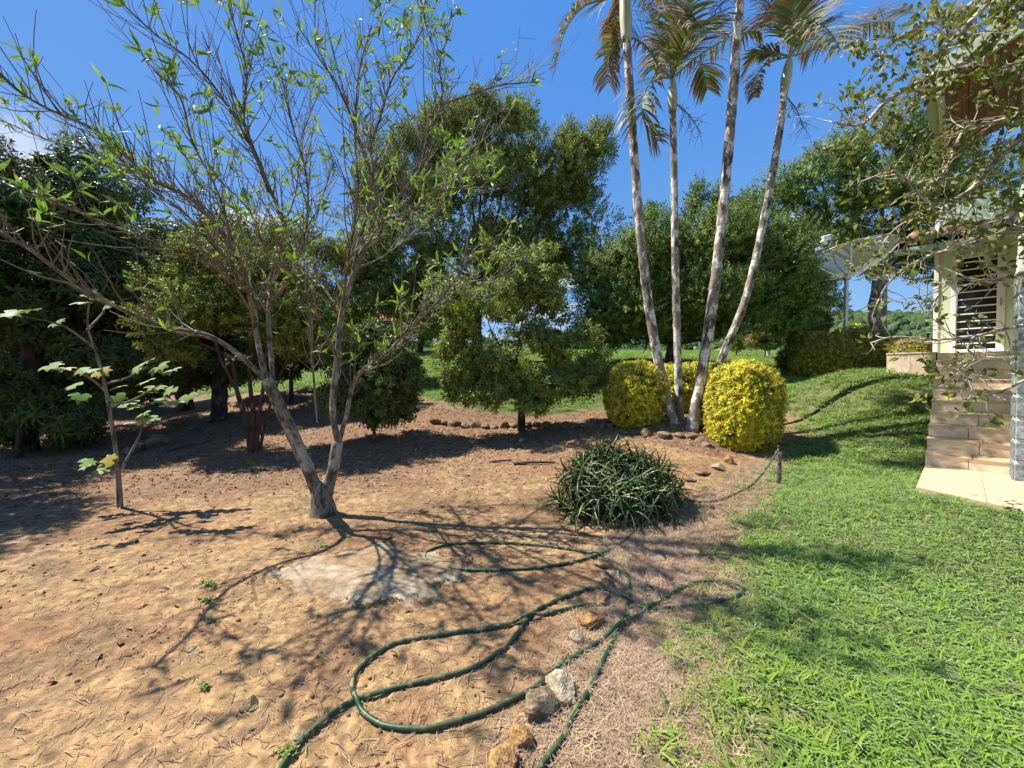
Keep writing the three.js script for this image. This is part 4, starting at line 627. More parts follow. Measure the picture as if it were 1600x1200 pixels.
palm('tallest looking speckled palm leaning slightly left, crown out of sight', [[1052, 660], [1036, 600], [1017, 500], [1001, 370], [988, 200], [979, 60]], 7.2, 0.115, 0.085, [975, -45], 0, [
  [[[955, -5, -0.2], [915, 8, -0.4], [884, 45, -0.5], [868, 106, -0.5]], { brown: 0.9, len: 0.6 }], [[[968, 10, 0.5], [955, 50, 0.9], [960, 110, 1.1]], { brown: 0.75, len: 0.35 }], [[[985, -120, -0.4], [1010, -220, -1.0], [1060, -260, -1.6]], {}], [[[950, -110, 0.6], [900, -180, 1.2], [840, -160, 1.6]], {}], [[[1010, -80, 0.8], [1060, -100, 1.6], [1100, -60, 2.0]], {}], [[[1000, -60, -0.8], [1020, -50, -1.6], [1040, 20, -2.0]], { brown: 0.5 }]], [[977, 70, -0.35, -0.9, 0.75]]);
palm('shorter straight pale palm with a full crown of tattered fronds', [[1062, 656], [1059, 560], [1055, 400], [1053, 260], [1051, 172]], 7.5, 0.095, 0.07, [1051, 122], 0, [
  [[[1040, 70, 0.2], [1015, 20, 0.5], [985, -30, 0.6]], { brown: 0.2 }], [[[1056, 60, -0.3], [1066, -10, -0.6], [1085, -70, -0.9]], { brown: 0.15 }], [[[1075, 100, 0.1], [1115, 72, 0.2], [1155, 52, 0.3], [1188, 48, 0.3]], { brown: 0.55 }], [[[1030, 105, 0.1], [1008, 70, 0.3], [975, 58, 0.5], [952, 84, 0.6], [950, 130, 0.6]], { brown: 0.75 }], [[[1028, 122, -0.3], [1008, 142, -0.6], [1004, 185, -0.7], [1026, 222, -0.7]], { brown: 0.5 }], [[[1062, 90, -0.6], [1090, 40, -1.2], [1105, 60, -1.7]], { brown: 0.3 }], [[[1045, 90, 0.7], [1035, 70, 1.3], [1020, 110, 1.8]], { brown: 0.4 }], [[[1070, 105, 0.6], [1095, 100, 1.1], [1105, 140, 1.4]], { brown: 0.4 }]], [[1054, 160, 0.55, -0.8, 0.75]]);
palm('thickest mottled palm leaning right, crown out of sight', [[1080, 662], [1098, 575], [1120, 420], [1140, 210], [1154, 30], [1158, -30]], 6.9, 0.12, 0.085, [1164, -130], 0, [
  [[[1180, -200, 0.3], [1230, -260, 0.5], [1300, -250, 0.6]], {}], [[[1130, -200, 0.3], [1080, -230, 0.6], [1030, -180, 0.8]], {}], [[[1190, -140, -0.6], [1230, -120, -1.2], [1270, -40, -1.5]], { brown: 0.5 }], [[[1140, -130, 0.8], [1120, -110, 1.6], [1110, -60, 2.0]], { brown: 0.5 }]], [[1150, -20, -0.5, -0.6, 0.8], [1158, -25, 0.5, -0.6, 0.7]]);
palm('slim palm leaning strongly right with orange tinged fronds', [[1104, 610], [1128, 560], [1164, 470], [1200, 310], [1220, 190], [1226, 140]], 7.9, 0.10, 0.075, [1234, 88], 0, [
  [[[1238, 40, -0.2], [1242, -20, -0.5], [1255, -80, -0.8]], { brown: 0.3 }], [[[1270, 78, 0.1], [1310, 55, 0.2], [1355, 36, 0.2], [1398, 34, 0.2]], { brown: 0.55 }], [[[1205, 82, 0.1], [1178, 88, 0.3], [1160, 120, 0.4]], { brown: 0.7, len: 0.36 }], [[[1202, 98, -0.3], [1182, 118, -0.5], [1178, 152, -0.6]], { brown: 0.5, len: 0.34 }], [[[1222, 40, 0.3], [1205, 0, 0.6], [1180, -30, 0.8]], { brown: 0.25 }], [[[1255, 60, -0.7], [1285, 40, -1.4], [1315, 80, -1.9]], { brown: 0.35 }], [[[1262, 50, 0.6], [1290, 10, 1.1], [1325, -10, 1.4]], { brown: 0.35 }], [[[1245, 55, 0.8], [1255, 40, 1.6], [1270, 80, 2.1]], { brown: 0.4 }]], [[1228, 150, 0.35, -0.9, 0.75]]);

// ------------------------------------------------------------------ leaves picked out one by one
function looseLeaves(t, list, geos, mat, most = 300, name = 'leaf', stuffName = 'foliage') {      // list: [world position, quaternion, scale, colour, geometry]
  const score = (e) => { const d = Math.max(0.5, -e[0].z), x = e[0].x / d * F + 800, y = 600 - (e[0].y - EYE) / d * F; return x > 0 && x < 1600 && y > 0 && y < 1200 ? e[2] / d : 0; };
  const near = [...list].sort((a, b) => score(b) - score(a)).slice(0, most), set = new Set(near), mats = new Map(), rest = geos.map(() => [[], []]);
  for (const e of near) { const key = [0.8, 1, 1.2][Math.abs(Math.round(e[3].r * 7)) % 3]; if (!mats.has(key)) { const m = mat.clone(); m.color.multiplyScalar(key); mats.set(key, m); } const m = part(name, geos[e[4]], mats.get(key), t); m.position.copy(e[0]).sub(t.position); m.quaternion.copy(e[1]); m.scale.setScalar(e[2]); }
  for (const e of list) if (!set.has(e)) { rest[e[4]][0].push(mat4(e[0].clone().sub(t.position), e[1], e[2])); rest[e[4]][1].push(e[3]); }
  rest.forEach(([m, c], k) => { if (m.length) instanced(stuffName, geos[k], mat, m, c, t); });
}
// ------------------------------------------------------------------ peach tree
{
  R = rngOf(71);
  const base = G(505, 803), d0 = -base.z; base.y -= 0.05;
  const t = thing('peach_tree', 'bare branched young tree forking low with sparse bright green leaf tufts', 'tree', base);
  const A = (l) => l.map(([x, y, dd]) => U(x, y, d0 + dd));
  const limbs = [];
  const limb = (px, r0, r1, twig = 1, leafy = 0.5) => { if (twig) r0 *= 0.78; const pts = A(px); limbs.push([pts, r0, r1, twig, leafy]); const m = part('limb', tube(pts.map((p) => p.clone().sub(base)), [r0 * 0.82, lerp(r0, r1, 0.56), lerp(r0, r1, 0.78), lerp(r0, r1, 0.92), r1], { seg: 9, per: 5, rough: 0.22 }), M.peachBark, t); return m; };
  part('trunk', tube([base.clone().add(V(0.005, 0, 0)), U(503, 782, d0), U(503, 765, d0), U(504, 752, d0)].map((p) => p.clone().sub(base)), [0.155, 0.12, 0.11, 0.06], { seg: 14, per: 5, rough: 0.3 }), M.peachBark, t);
  limb([[503, 792, 0], [494, 765, 0], [484, 738, -0.03], [462, 690, -0.08], [432, 625, -0.15], [415, 592, -0.2]], 0.082, 0.06, 0);
  limb([[506, 792, 0], [512, 765, 0], [520, 735, 0.02], [528, 690, 0.05]], 0.078, 0.06, 0);
  limb([[418, 597, -0.2], [375, 556, -0.35], [325, 524, -0.5], [267, 512, -0.65], [187, 482, -0.9], [104, 433, -1.2], [42, 387, -1.45], [-40, 345, -1.7]], 0.042, 0.012, 0.8, 0.35);
  limb([[416, 594, -0.2], [405, 545, -0.15], [396, 480, -0.1], [380, 425, -0.05], [352, 370, -0.25], [300, 313, -0.55], [233, 277, -0.85], [193, 240, -1.05], [143, 200, -1.25], [97, 180, -1.4], [40, 150, -1.6], [-10, 105, -1.8]], 0.05, 0.007, 1.1, 0.35);
  limb([[428, 615, -0.15], [424, 560, -0.05], [420, 480, 0.1], [432, 420, 0.2], [443, 353, 0.1], [418, 285, -0.1], [400, 240, -0.25], [383, 200, -0.4], [383, 150, -0.55], [385, 110, -0.7], [372, 60, -0.85], [357, 5, -1.0]], 0.045, 0.006, 1.2, 0.4);
  limb([[383, 425, -0.05], [345, 350, 0.2], [300, 310, 0.4], [253, 290, 0.5], [153, 240, 0.5], [80, 220, 0.5], [0, 187, 0.45]], 0.026, 0.006, 1.0, 0.35);
  limb([[420, 300, -0.06], [390, 225, -0.4], [333, 133, -0.85], [293, 90, -1.05], [247, 57, -1.25], [187, 2, -1.5]], 0.022, 0.005, 1.0, 0.4);
  limb([[400, 520, -0.1], [380, 440, -0.5], [330, 380, -0.8], [285, 330, -1.0], [230, 290, -1.2], [170, 230, -1.4]], 0.028, 0.006, 1.0, 0.5);
  limb([[420, 480, 0.1], [460, 420, -0.2], [480, 340, -0.4], [478, 270, -0.5], [455, 190, -0.6], [440, 120, -0.6]], 0.028, 0.006, 1.0, 0.45);
  limb([[442, 356, 0.1], [462, 300, 0.5], [470, 220, 0.9], [500, 140, 1.0]], 0.02, 0.005, 1.0, 0.4);
  // right hand stems
  limb([[528, 690, 0.05], [520, 645, 0.05], [527, 560, 0.1], [534, 490, 0.15], [550, 435, 0.2], [572, 385, 0.25], [597, 370, 0.25]], 0.055, 0.03, 0.4, 0.6);
  limb([[527, 700, 0.05], [541, 650, 0], [558, 588, -0.05], [605, 552, -0.1], [640, 512, -0.2], [690, 465, -0.3], [720, 425, -0.4], [760, 380, -0.5]], 0.045, 0.01, 1.0, 0.8);
  limb([[550, 435, 0.2], [560, 380, 0.2], [575, 330, 0.2], [583, 273, 0.2], [580, 227, 0.2], [593, 187, 0.15], [613, 123, 0.1], [640, 83, 0.1], [663, 33, 0.05], [656, -8, 0]], 0.034, 0.006, 1.1, 0.6);
  limb([[590, 372, 0.25], [610, 330, 0.1], [633, 293, 0], [655, 267, -0.1], [660, 220, -0.1], [690, 163, -0.2], [687, 100, -0.2], [700, 55, -0.25]], 0.032, 0.006, 1.2, 0.7);
  limb([[690, 163, -0.2], [750, 143, -0.3], [783, 133, -0.35], [837, 128, -0.4]], 0.014, 0.005, 1.0, 0.35);
  limb([[640, 285, 0], [700, 262, 0.2], [750, 223, 0.3], [790, 190, 0.4]], 0.014, 0.005, 1.0, 0.6);
  limb([[583, 280, 0.2], [550, 187, -0.3], [527, 133, -0.5], [500, 93, -0.7], [467, 43, -0.9]], 0.022, 0.005, 1.0, 0.35);
  limb([[512, 110, -0.6], [495, 70, -0.7], [492, -6, -0.8]], 0.01, 0.004, 0.5, 0.3);
  limb([[534, 490, 0.15], [500, 440, 0.6], [480, 400, 0.9], [500, 320, 1.1], [520, 260, 1.2]], 0.024, 0.006, 1.0, 0.6);
  limb([[555, 420, 0.2], [600, 400, 0.8], [650, 360, 1.1], [690, 320, 1.2], [700, 260, 1.2]], 0.022, 0.006, 1.1, 0.9);
  limb([[572, 385, 0.25], [600, 345, -0.5], [640, 330, -0.9], [690, 300, -1.1], [740, 290, -1.3]], 0.02, 0.006, 1.2, 0.9);
  limb([[497, 660, 0.3], [490, 590, 0.4], [485, 500, 0.5], [475, 440, 0.5], [450, 380, 0.5]], 0.022, 0.008, 0.6, 0.4);
  limb([[640, 512, -0.2], [680, 480, 0.2], [740, 440, 0.4], [790, 430, 0.5], [830, 400, 0.5]], 0.016, 0.005, 1.0, 0.9);
  limb([[400, 500, -0.12], [360, 440, -0.6], [300, 400, -1.0], [220, 370, -1.3], [120, 330, -1.5], [30, 290, -1.7]], 0.022, 0.005, 1.0, 0.45);
  limb([[396, 470, -0.1], [370, 400, -0.5], [340, 300, -0.9], [300, 220, -1.2], [280, 150, -1.4], [240, 110, -1.5]], 0.02, 0.005, 1.1, 0.4);
  limb([[534, 480, 0.15], [545, 400, -0.4], [560, 300, -0.8], [555, 220, -1.0], [560, 120, -1.2], [580, 40, -1.3]], 0.022, 0.005, 1.1, 0.5);
  limb([[527, 560, 0.1], [500, 500, -0.3], [470, 440, -0.6], [420, 400, -0.9], [390, 330, -1.2], [330, 270, -1.4]], 0.022, 0.005, 1.0, 0.6);
  const twigs = [], leaves = [], geos = [leafG(0.115, 0.027, 0.35, 0.35, 3, 0.42), leafG(0.10, 0.025, 0.3, 0.75, 3, 0.42), leafG(0.125, 0.025, 0.4, 1.1, 3, 0.40)], buds = [];
  const leaf = (p, dir, s) => { const q = qAlong(dir, rnd(6.28)); leaves.push([p.clone(), q, s, tint(0.3, 0.35), Math.floor(rnd(3))]); };
  const rosette = (p, dir, n) => { for (let k = 0; k < n; k++) { const side = rdir(); leaf(p.clone().addScaledVector(dir, -rnd(0.05)), dir.clone().multiplyScalar(0.55).add(side.multiplyScalar(0.9)).add(V(0, 0.05, 0)).normalize(), rnd(0.65, 1.15)); } };
  for (const [pts, r0, r1, amount, leafy] of limbs) {
    if (!amount) continue;
    const c = new THREE.CatmullRomCurve3(pts, false, 'centripetal'), L = c.getLength(), n = Math.round(L * 21 * amount);
    for (let k = 0; k < n; k++) {
      const u = Math.min(1, 0.22 + 0.78 * (k + rnd()) / n), p = c.getPointAt(u), tan = c.getTangentAt(u), dir = tan.clone().multiplyScalar(0.75).add(rdir().multiplyScalar(0.75)).add(V(0, 0.42, 0)).normalize(), len = rnd(0.14, 0.75) * (0.6 + 0.5 * (1 - u)) * (rnd() < 0.2 ? 1.4 : 1);
      const mid = p.clone().addScaledVector(dir, len * 0.5).add(V(gauss() * 0.03, -0.015, gauss() * 0.03)), e = p.clone().addScaledVector(dir, len).add(V(gauss() * 0.05, 0.05, gauss() * 0.05)), tr = Math.min(0.0075, lerp(r0, r1, u) * 0.5) * rnd(0.7, 1);
      twigs.push(tube([p, mid, e].map((q) => q.clone().sub(base)), [tr, tr * 0.75, 0.0022], { seg: 4, per: 2, cap: false }));
      const ed = e.clone().sub(mid).normalize();
      if (rnd() < leafy * 0.46) rosette(e, ed, Math.floor(rnd(5, 9)));
      for (let q = 0; q < 3; q++) if (rnd() < leafy * 0.15) { const w = rnd(0.3, 0.95), s = p.clone().lerp(e, w); rnd() < 0.3 ? rosette(s, rdir(), 4) : leaf(s, ed.clone().add(rdir()).normalize(), rnd(0.5, 1)); }
      for (let q = 0; q < 2; q++) if (rnd() < 0.5) { const s = p.clone().lerp(e, rnd(0.3, 0.9)), d2 = ed.clone().multiplyScalar(0.6).add(rdir().multiplyScalar(0.7)).normalize(), e2 = s.clone().addScaledVector(d2, rnd(0.06, 0.26)); twigs.push(tube([s, e2].map((z) => z.clone().sub(base)), [tr * 0.6, 0.0018], { seg: 3, per: 2, cap: false })); if (rnd() < leafy * 0.28) rosette(e2, d2, Math.floor(rnd(3, 6))); }
      if (rnd() < 0.10) buds.push(mat4(p.clone().lerp(e, rnd(0.5, 1)).sub(base), qAlong(rdir()), rnd(0.7, 1.3)));
    }
    if (rnd() < leafy + 0.2) rosette(c.getPointAt(1), c.getTangentAt(1), 7);
  }
  part('twigs', mergeGeometries(twigs), M.peachTwig, t, 'stuff');
  looseLeaves(t, leaves, geos, M.peachLeaf);
  instanced('blossom', sprig(5, 0.016, 0.014, { stem: 0.004, out: 1.1 }), leafMat(0.75, 0.5, 0.52, { coat: 0 }), buds, buds.map(() => tint(0.15, 0)), t);
}

// ------------------------------------------------------------------ fig sapling
function figLeaf(seed, size) {
  const Q = rngOf(seed), s = new THREE.Shape(), lob = [[-2.5, 0.5], [-1.9, 0.66], [-1.4, 0.88], [-1.08, 0.66], [-0.72, 1.02], [-0.38, 0.72], [0, 1.12], [0.38, 0.72], [0.72, 1.02], [1.08, 0.66], [1.4, 0.88], [1.9, 0.66], [2.5, 0.5]].map(([a, r]) => [a + (Q() - 0.5) * 0.08, r * (0.92 + Q() * 0.16)]);
  const P = lob.map(([a, r]) => new THREE.Vector2(Math.sin(a) * r, Math.cos(a) * r)); s.moveTo(0, -0.02); s.splineThru([...P, new THREE.Vector2(0, -0.02)]);
  const g = new THREE.ShapeGeometry(s, 3), p = g.attributes.position; for (let i = 0; i < p.count; i++) { const x = p.getX(i), y = p.getY(i), r = Math.hypot(x, y); p.setXYZ(i, x * size, y * size, (Math.abs(x) * 0.18 - r * r * 0.30 + 0.06 * n2(x * 4 + 9, y * 4 + 9, seed)) * size); } g.computeVertexNormals(); return g;
}
const figGeos = [figLeaf(3, 0.105), figLeaf(5, 0.115), figLeaf(8, 0.1), figLeaf(12, 0.11)];
{
  R = rngOf(81);
  const base = G(188, 793), d = -base.z; base.y -= 0.04;
  const t = thing('fig_sapling', 'young fig sapling with a thin pale stem and big lobed leaves', 'sapling', base);
  part('trunk', tube([base, U(185, 745, d), U(179, 690, d), U(172, 645, d), U(163, 597, d), U(150, 550, d), U(137, 510, d - 0.1), U(140, 470, d - 0.1)].map((p) => p.clone().sub(base)), [0.030, 0.021, 0.018, 0.013, 0.006], { seg: 9, per: 5, rough: 0.15 }), M.greyBark, t);
  const twig = (px) => part('branch', tube(px.map(([x, y, q]) => U(x, y, d + q).sub(base)), [0.016, 0.011, 0.006], { seg: 7, per: 4 }), M.greyBark, t);
  twig([[190, 733, 0], [206, 704, 0.05], [218, 680, 0.08], [223, 655, 0.1]]); twig([[166, 612, 0], [140, 590, -0.1], [112, 580, -0.2], [80, 575, -0.3]]); twig([[170, 636, 0], [200, 628, 0.1], [232, 612, 0.15], [252, 600, 0.2]]); twig([[164, 600, 0], [200, 590, -0.2], [232, 572, -0.3]]); twig([[188, 735, 0], [170, 728, -0.1], [150, 722, -0.2]]); twig([[150, 545, 0], [100, 510, -0.2], [40, 495, -0.5]]); twig([[137, 515, -0.1], [160, 490, 0.1], [170, 470, 0.2]]);
  for (const [x, y, q, s] of [[82, 572, -0.3, 1.15], [98, 576, -0.25, 1], [126, 580, -0.2, 1.1], [145, 578, -0.1, 1.2], [160, 582, 0, 1.1], [112, 602, -0.15, 0.9], [124, 622, -0.1, 1], [225, 567, -0.3, 1.2], [248, 576, -0.25, 1.2], [266, 580, -0.2, 1.15], [212, 578, -0.3, 1], [226, 596, 0.1, 1.1], [188, 603, 0, 1], [244, 606, 0.2, 1.3], [262, 612, 0.2, 1.3], [230, 612, 0.15, 1.2], [252, 625, 0.2, 1.2], [292, 622, 0.25, 1.1], [276, 628, 0.2, 1.1], [200, 628, 0.1, 1.2], [185, 624, 0, 1], [214, 634, 0.1, 1], [142, 721, -0.2, 1.1], [166, 719, -0.1, 1.1], [154, 737, -0.15, 0.9], [132, 730, -0.2, 0.9], [233, 655, 0.1, 1.1], [222, 650, 0.1, 1], [210, 660, 0.08, 0.9],
    [130, 472, -0.1, 1.1], [148, 466, -0.1, 1.1], [20, 490, -0.5, 1], [45, 484, -0.45, 1], [90, 505, -0.2, 1], [165, 478, 0.15, 0.9]]) {
    const p = U(x, y, d + q), nrm = V(gauss() * 0.4 - 0.1, 0.85, 0.5 + gauss() * 0.4).normalize(), m = part('leaf', pick(figGeos), rnd() < 0.14 ? (M.figYellow ??= leafMat(0.40, 0.33, 0.03, { trans: 0.4 })) : M.figLeaf, t);
    const a = rnd(6.28), yv = V(Math.cos(a), -0.15, Math.sin(a)).addScaledVector(nrm, -V(Math.cos(a), -0.15, Math.sin(a)).dot(nrm)).normalize(), xv = V().crossVectors(yv, nrm); m.quaternion.setFromRotationMatrix(new THREE.Matrix4().makeBasis(xv, yv, nrm)); m.scale.setScalar(s); m.position.copy(p.sub(base)).addScaledVector(yv, -0.05);
  }
}

// ------------------------------------------------------------------ aloe clump
{
  R = rngOf(91);
  const c0 = G(962, 800), t = thing('aloe_clump', 'dense clump of dark green spiky aloe rosettes on the sand', 'aloe', c0), leaves = [];
  const blade = (L, Wd, bend) => { const P = [], idx = [], S = 6; for (let i = 0; i <= S; i++) { const v = i / S, w = Wd / 2 * Math.pow(1 - v, 0.75) * (0.75 + 0.25 * Math.sin(v * 3)) + 0.0008, a = bend * v * v, y = L * (v - 0.25 * a * v), z = -L * a * 0.55 * v; P.push(-w, y, z + w * 0.55, 0, y, z - w * 0.05, w, y, z + w * 0.55, 0, y, z - w * 0.35); } for (let i = 0; i < S; i++) { const a = i * 4, b = a + 4; for (const [p, q] of [[0, 1], [1, 2], [2, 3], [3, 0]]) idx.push(a + p, a + q, b + p, a + q, b + q, b + p); } return geom(P, idx); };
  const geos = [blade(0.44, 0.030, 0.9), blade(0.47, 0.029, 1.35), blade(0.42, 0.028, 1.8), blade(0.34, 0.027, 0.5)];
  const cores = [];
  for (let k = 0; k < 60; k++) {
    const a = k * 2.39996, f = Math.sqrt((k + 0.5) / 60), x = c0.x + Math.cos(a) * f * 0.60 * (0.85 + 0.35 * n2(Math.cos(a) * 1.5 + 5, Math.sin(a) * 1.5 + 5, 3)) + gauss() * 0.06, z = c0.z - 0.08 + Math.sin(a) * f * 0.46 + gauss() * 0.04, hh = 0.56 * Math.sqrt(Math.max(0.02, 1 - f * f * 0.98)) * rnd(0.62, 1.15), p = onG(x, z, hh), ax = V(Math.cos(a) * f * 0.85, 1.0 - f * 0.45, Math.sin(a) * f * 0.85).add(V(gauss() * 0.18, 0, gauss() * 0.18)).normalize();
    cores.push(tube([onG(lerp(x, c0.x, 0.4), lerp(z, c0.z, 0.4), -0.03).sub(c0), onG(x, z, hh * 0.5).sub(c0), p.clone().sub(c0)], [0.022, 0.02, 0.014], { seg: 6, per: 2 }));
    const n = 15; for (let j = 0; j < n; j++) { const u = j / n, az = j * 2.4 + k, tilt = lerp(1.45, 0.2, u) + rnd(-0.15, 0.15), q = qAlong(ax, 0), loc = new THREE.Quaternion().setFromAxisAngle(V(0, 1, 0), az).multiply(new THREE.Quaternion().setFromAxisAngle(V(1, 0, 0), -tilt)); leaves.push([p.clone().addScaledVector(ax, u * 0.05 - 0.03), q.multiply(loc), rnd(0.75, 1.15) * lerp(1.05, 0.75, u), tint(0.3, 0.3), u > 0.75 ? 3 : Math.floor(rnd(3))]); }
  }
  part('stalks', mergeGeometries(cores), M.darkBark, t, 'stuff');
  looseLeaves(t, leaves, geos, M.aloe, 300, 'leaf', 'inner_leaves');
  const dry = new THREE.MeshStandardMaterial({ color: lin(0.30, 0.20, 0.11), roughness: 0.9, side: THREE.DoubleSide });
  for (let k = 0; k < 22; k++) { const a = rnd(6.28), x = c0.x + Math.cos(a) * rnd(0.45, 0.68), z = c0.z - 0.08 + Math.sin(a) * rnd(0.34, 0.52), m = part('dry_leaf', geos[2], dry, t); m.position.copy(onG(x, z, rnd(0.01, 0.10)).sub(c0)); m.quaternion.copy(qAlong(V(Math.cos(a), rnd(-0.1, 0.35), Math.sin(a)), rnd(6.28))); m.scale.setScalar(rnd(0.5, 0.85)); }
}

// ------------------------------------------------------------------ overhanging tree by the house
{
  R = rngOf(101);
  const base = onG(4.75, -2.35, -0.05), t = thing('overhanging_tree', 'crooked pale limbed tree whose twiggy branches hang in front of the house', 'tree', base), d = 3.5;
  const fork = V(4.85, 2.6, -2.55), fork2 = V(4.8, 1.7, -2.5);
  part('trunk', tube([base, V(4.7, 1.0, -2.4), fork2, fork, V(4.7, 3.6, -2.7)].map((p) => p.clone().sub(base)), [0.13, 0.11, 0.1, 0.08, 0.04], { seg: 12, per: 5, rough: 0.3 }), M.greyBark, t);
  const limbs = [];
  const limb = (from, px, r, den, leafy) => { const pts = [from, ...px.map(([x, y, q]) => U(x, y, d + (q ?? 0)))]; limbs.push([pts, r, den, leafy]); part('limb', tube(pts.map((p) => p.clone().sub(base)), [r, r * 0.75, r * 0.5, 0.006], { seg: 8, per: 5, rough: 0.35 }), M.paleTwig, t); };
  limb(fork, [[1640, 100, -0.4], [1600, 103], [1550, 110], [1517, 107, 0.1], [1467, 117, 0.2], [1433, 130, 0.2], [1383, 160, 0.3], [1345, 195, 0.3], [1300, 190, 0.4]], 0.045, 1, 0.9);
  limb(V(4.75, 3.3, -2.65), [[1597, 10, 0], [1567, 47, 0], [1533, 87, 0.1], [1500, 100, 0.2], [1455, 125, 0.3], [1400, 185, 0.4]], 0.034, 1, 1);
  limb(V(4.7, 3.5, -2.7), [[1580, -40, 0.2], [1500, 20, 0.3], [1440, 40, 0.4], [1390, 70, 0.5], [1370, 100, 0.5]], 0.03, 1.2, 0.95);
  limb(V(4.7, 3.5, -2.7), [[1640, -60, -0.2], [1560, -10, -0.3], [1490, 60, -0.3], [1440, 100, -0.3]], 0.03, 1.0, 0.8);
  limb(fork, [[1660, 190, -0.4], [1600, 213, 0], [1560, 247, 0.1], [1533, 280, 0.15], [1507, 303, 0.2], [1460, 320, 0.3], [1400, 270, 0.4], [1340, 285, 0.5]], 0.034, 1, 0.9);
  limb(fork, [[1660, 170, 0.2], [1600, 175, 0.4], [1560, 190, 0.5], [1510, 200, 0.5], [1480, 260, 0.5], [1450, 300, 0.5]], 0.03, 0.9, 0.9);
  limb(fork2, [[1680, 370, -0.5], [1600, 360, 0], [1560, 370, 0.1], [1527, 378, 0.2], [1487, 390, 0.2], [1440, 405, 0.3], [1390, 440, 0.4], [1370, 475, 0.4]], 0.032, 0.9, 0.45);
  limb(fork2, [[1680, 330, -0.2], [1600, 320, 0.2], [1530, 350, 0.4], [1460, 340, 0.5], [1410, 350, 0.6], [1375, 385, 0.6]], 0.028, 1.0, 1.0);
  limb(fork2, [[1680, 490, -0.5], [1600, 508, 0], [1561, 517, 0], [1522, 525, 0.05], [1457, 531, 0.2], [1397, 526, 0.3], [1360, 536, 0.35]], 0.02, 0.7, 0.2);
  limb(U(1522, 525, d + 0.05), [[1512, 545, 0], [1524, 560, 0.02], [1504, 575, 0.05], [1512, 590, 0.05], [1500, 603, 0.05]], 0.009, 1.6, 0.5);
  limb(fork2, [[1690, 560, -0.4], [1600, 594, 0], [1563, 614, 0.02], [1530, 617, 0.05], [1506, 624, 0.05]], 0.016, 0.5, 0.35);
  limb(fork2, [[1680, 420, -0.4], [1600, 428, 0], [1550, 440, 0], [1500, 435, 0.1], [1470, 460, 0.1], [1440, 490, 0.2]], 0.016, 0.9, 0.35);
  const geos = [leafG(0.072, 0.040, 0.3, 0.3, 2, 0.48), leafG(0.062, 0.037, 0.35, 0.8, 2, 0.48), leafG(0.08, 0.041, 0.25, 0.55, 2, 0.48)], leaves = [], tw = [];
  const spray = (p, dir, n, spread) => { for (let k = 0; k < n; k++) leaves.push([p.clone().add(rdir().multiplyScalar(rnd(spread))), qAlong(dir.clone().multiplyScalar(0.5).add(rdir()).add(V(0, 0.1, 0)).normalize(), rnd(6.28)), rnd(0.65, 1.2), tint(0.35, 0.35), Math.floor(rnd(3))]); };
  for (const [pts, r, den, leafy] of limbs) {
    const c = new THREE.CatmullRomCurve3(pts, false, 'centripetal'), L = c.getLength(), n = Math.round(L * 22 * den);
    for (let k = 0; k < n; k++) {
      const u = Math.min(1, 0.25 + 0.75 * (k + rnd()) / n), p = c.getPointAt(u), dir = c.getTangentAt(u).multiplyScalar(0.5).add(rdir()).normalize(), len = rnd(0.1, 0.42), a = p.clone().addScaledVector(dir, len * 0.4).add(rdir().multiplyScalar(0.04)), b = a.clone().addScaledVector(dir, len * 0.35).add(rdir().multiplyScalar(0.06)), e = b.clone().addScaledVector(dir, len * 0.35).add(rdir().multiplyScalar(0.06));
      tw.push(tube([p, a, b, e].map((q) => q.clone().sub(base)), [Math.min(0.007, r * 0.3), 0.004, 0.002], { seg: 4, per: 2, cap: false }));
      if (rnd() < leafy) { spray(e, dir, Math.floor(rnd(4, 10)), 0.10); if (rnd() < leafy - 0.5) spray(b, dir, Math.floor(rnd(3, 7)), 0.12); }
    }
  }
  part('twigs', mergeGeometries(tw), M.paleTwig, t, 'stuff');
  looseLeaves(t, leaves, geos, M.nearLeaf);
}
// ------------------------------------------------------------------ lawn blades, straw, leaf litter
R = rngOf(111);
function blades(n, L, Wd, rad, lean) {
  const P = [], idx = [];
  for (let k = 0; k < n; k++) {
    const a = rnd(6.28), px = Math.cos(a) * rnd(rad), pz = Math.sin(a) * rnd(rad), b = rnd(6.28), dx = Math.cos(b), dz = Math.sin(b), l = L * rnd(0.55, 1.2), w = Wd * rnd(0.7, 1.2) / 2, ln = lean * rnd(0.4, 1.4), o = P.length / 3, S = 3;
    for (let i = 0; i <= S; i++) { const v = i / S, hgt = l * v * (1 - 0.32 * ln * v), out = l * ln * v * v * 0.8 + 0.004, ww = w * (i === S ? 0.08 : 1 - 0.35 * v); P.push(px + dx * out - dz * ww, hgt, pz + dz * out + dx * ww, px + dx * out + dz * ww, hgt, pz + dz * out - dx * ww); if (i < S) { const q = o + i * 2; idx.push(q, q + 1, q + 2, q + 1, q + 3, q + 2); } }
  }
  return geom(P, idx);
}
const TUFT = [blades(10, 0.10, 0.0088, 0.06, 1.2), blades(9, 0.075, 0.0095, 0.06, 1.5), blades(11, 0.085, 0.0075, 0.06, 0.9)], STRAW = blades(14, 0.07, 0.003, 0.07, 1.9);
const houseQ = (x, z) => { const v = V(x - HO.x, 0, z - HO.z).applyAxisAngle(V(0, 1, 0), -HT); return [v.x, -v.z]; };
const paved = (x, z) => { const [a, s] = houseQ(x, z); return (a > -0.02 && s > -1.5 - a * 0.53 - 0.02) || (a > -0.68 && s > 3.0); };
const inFrame = (x, z, m = 60) => { const d = -z; if (d < 0.8) return false; const y = H(x, z), px = x / d * F + 800, py = 588 - (y - EYE) / d * F; return px > -m && px < 1600 + m && py < 1200 + m * 2; };
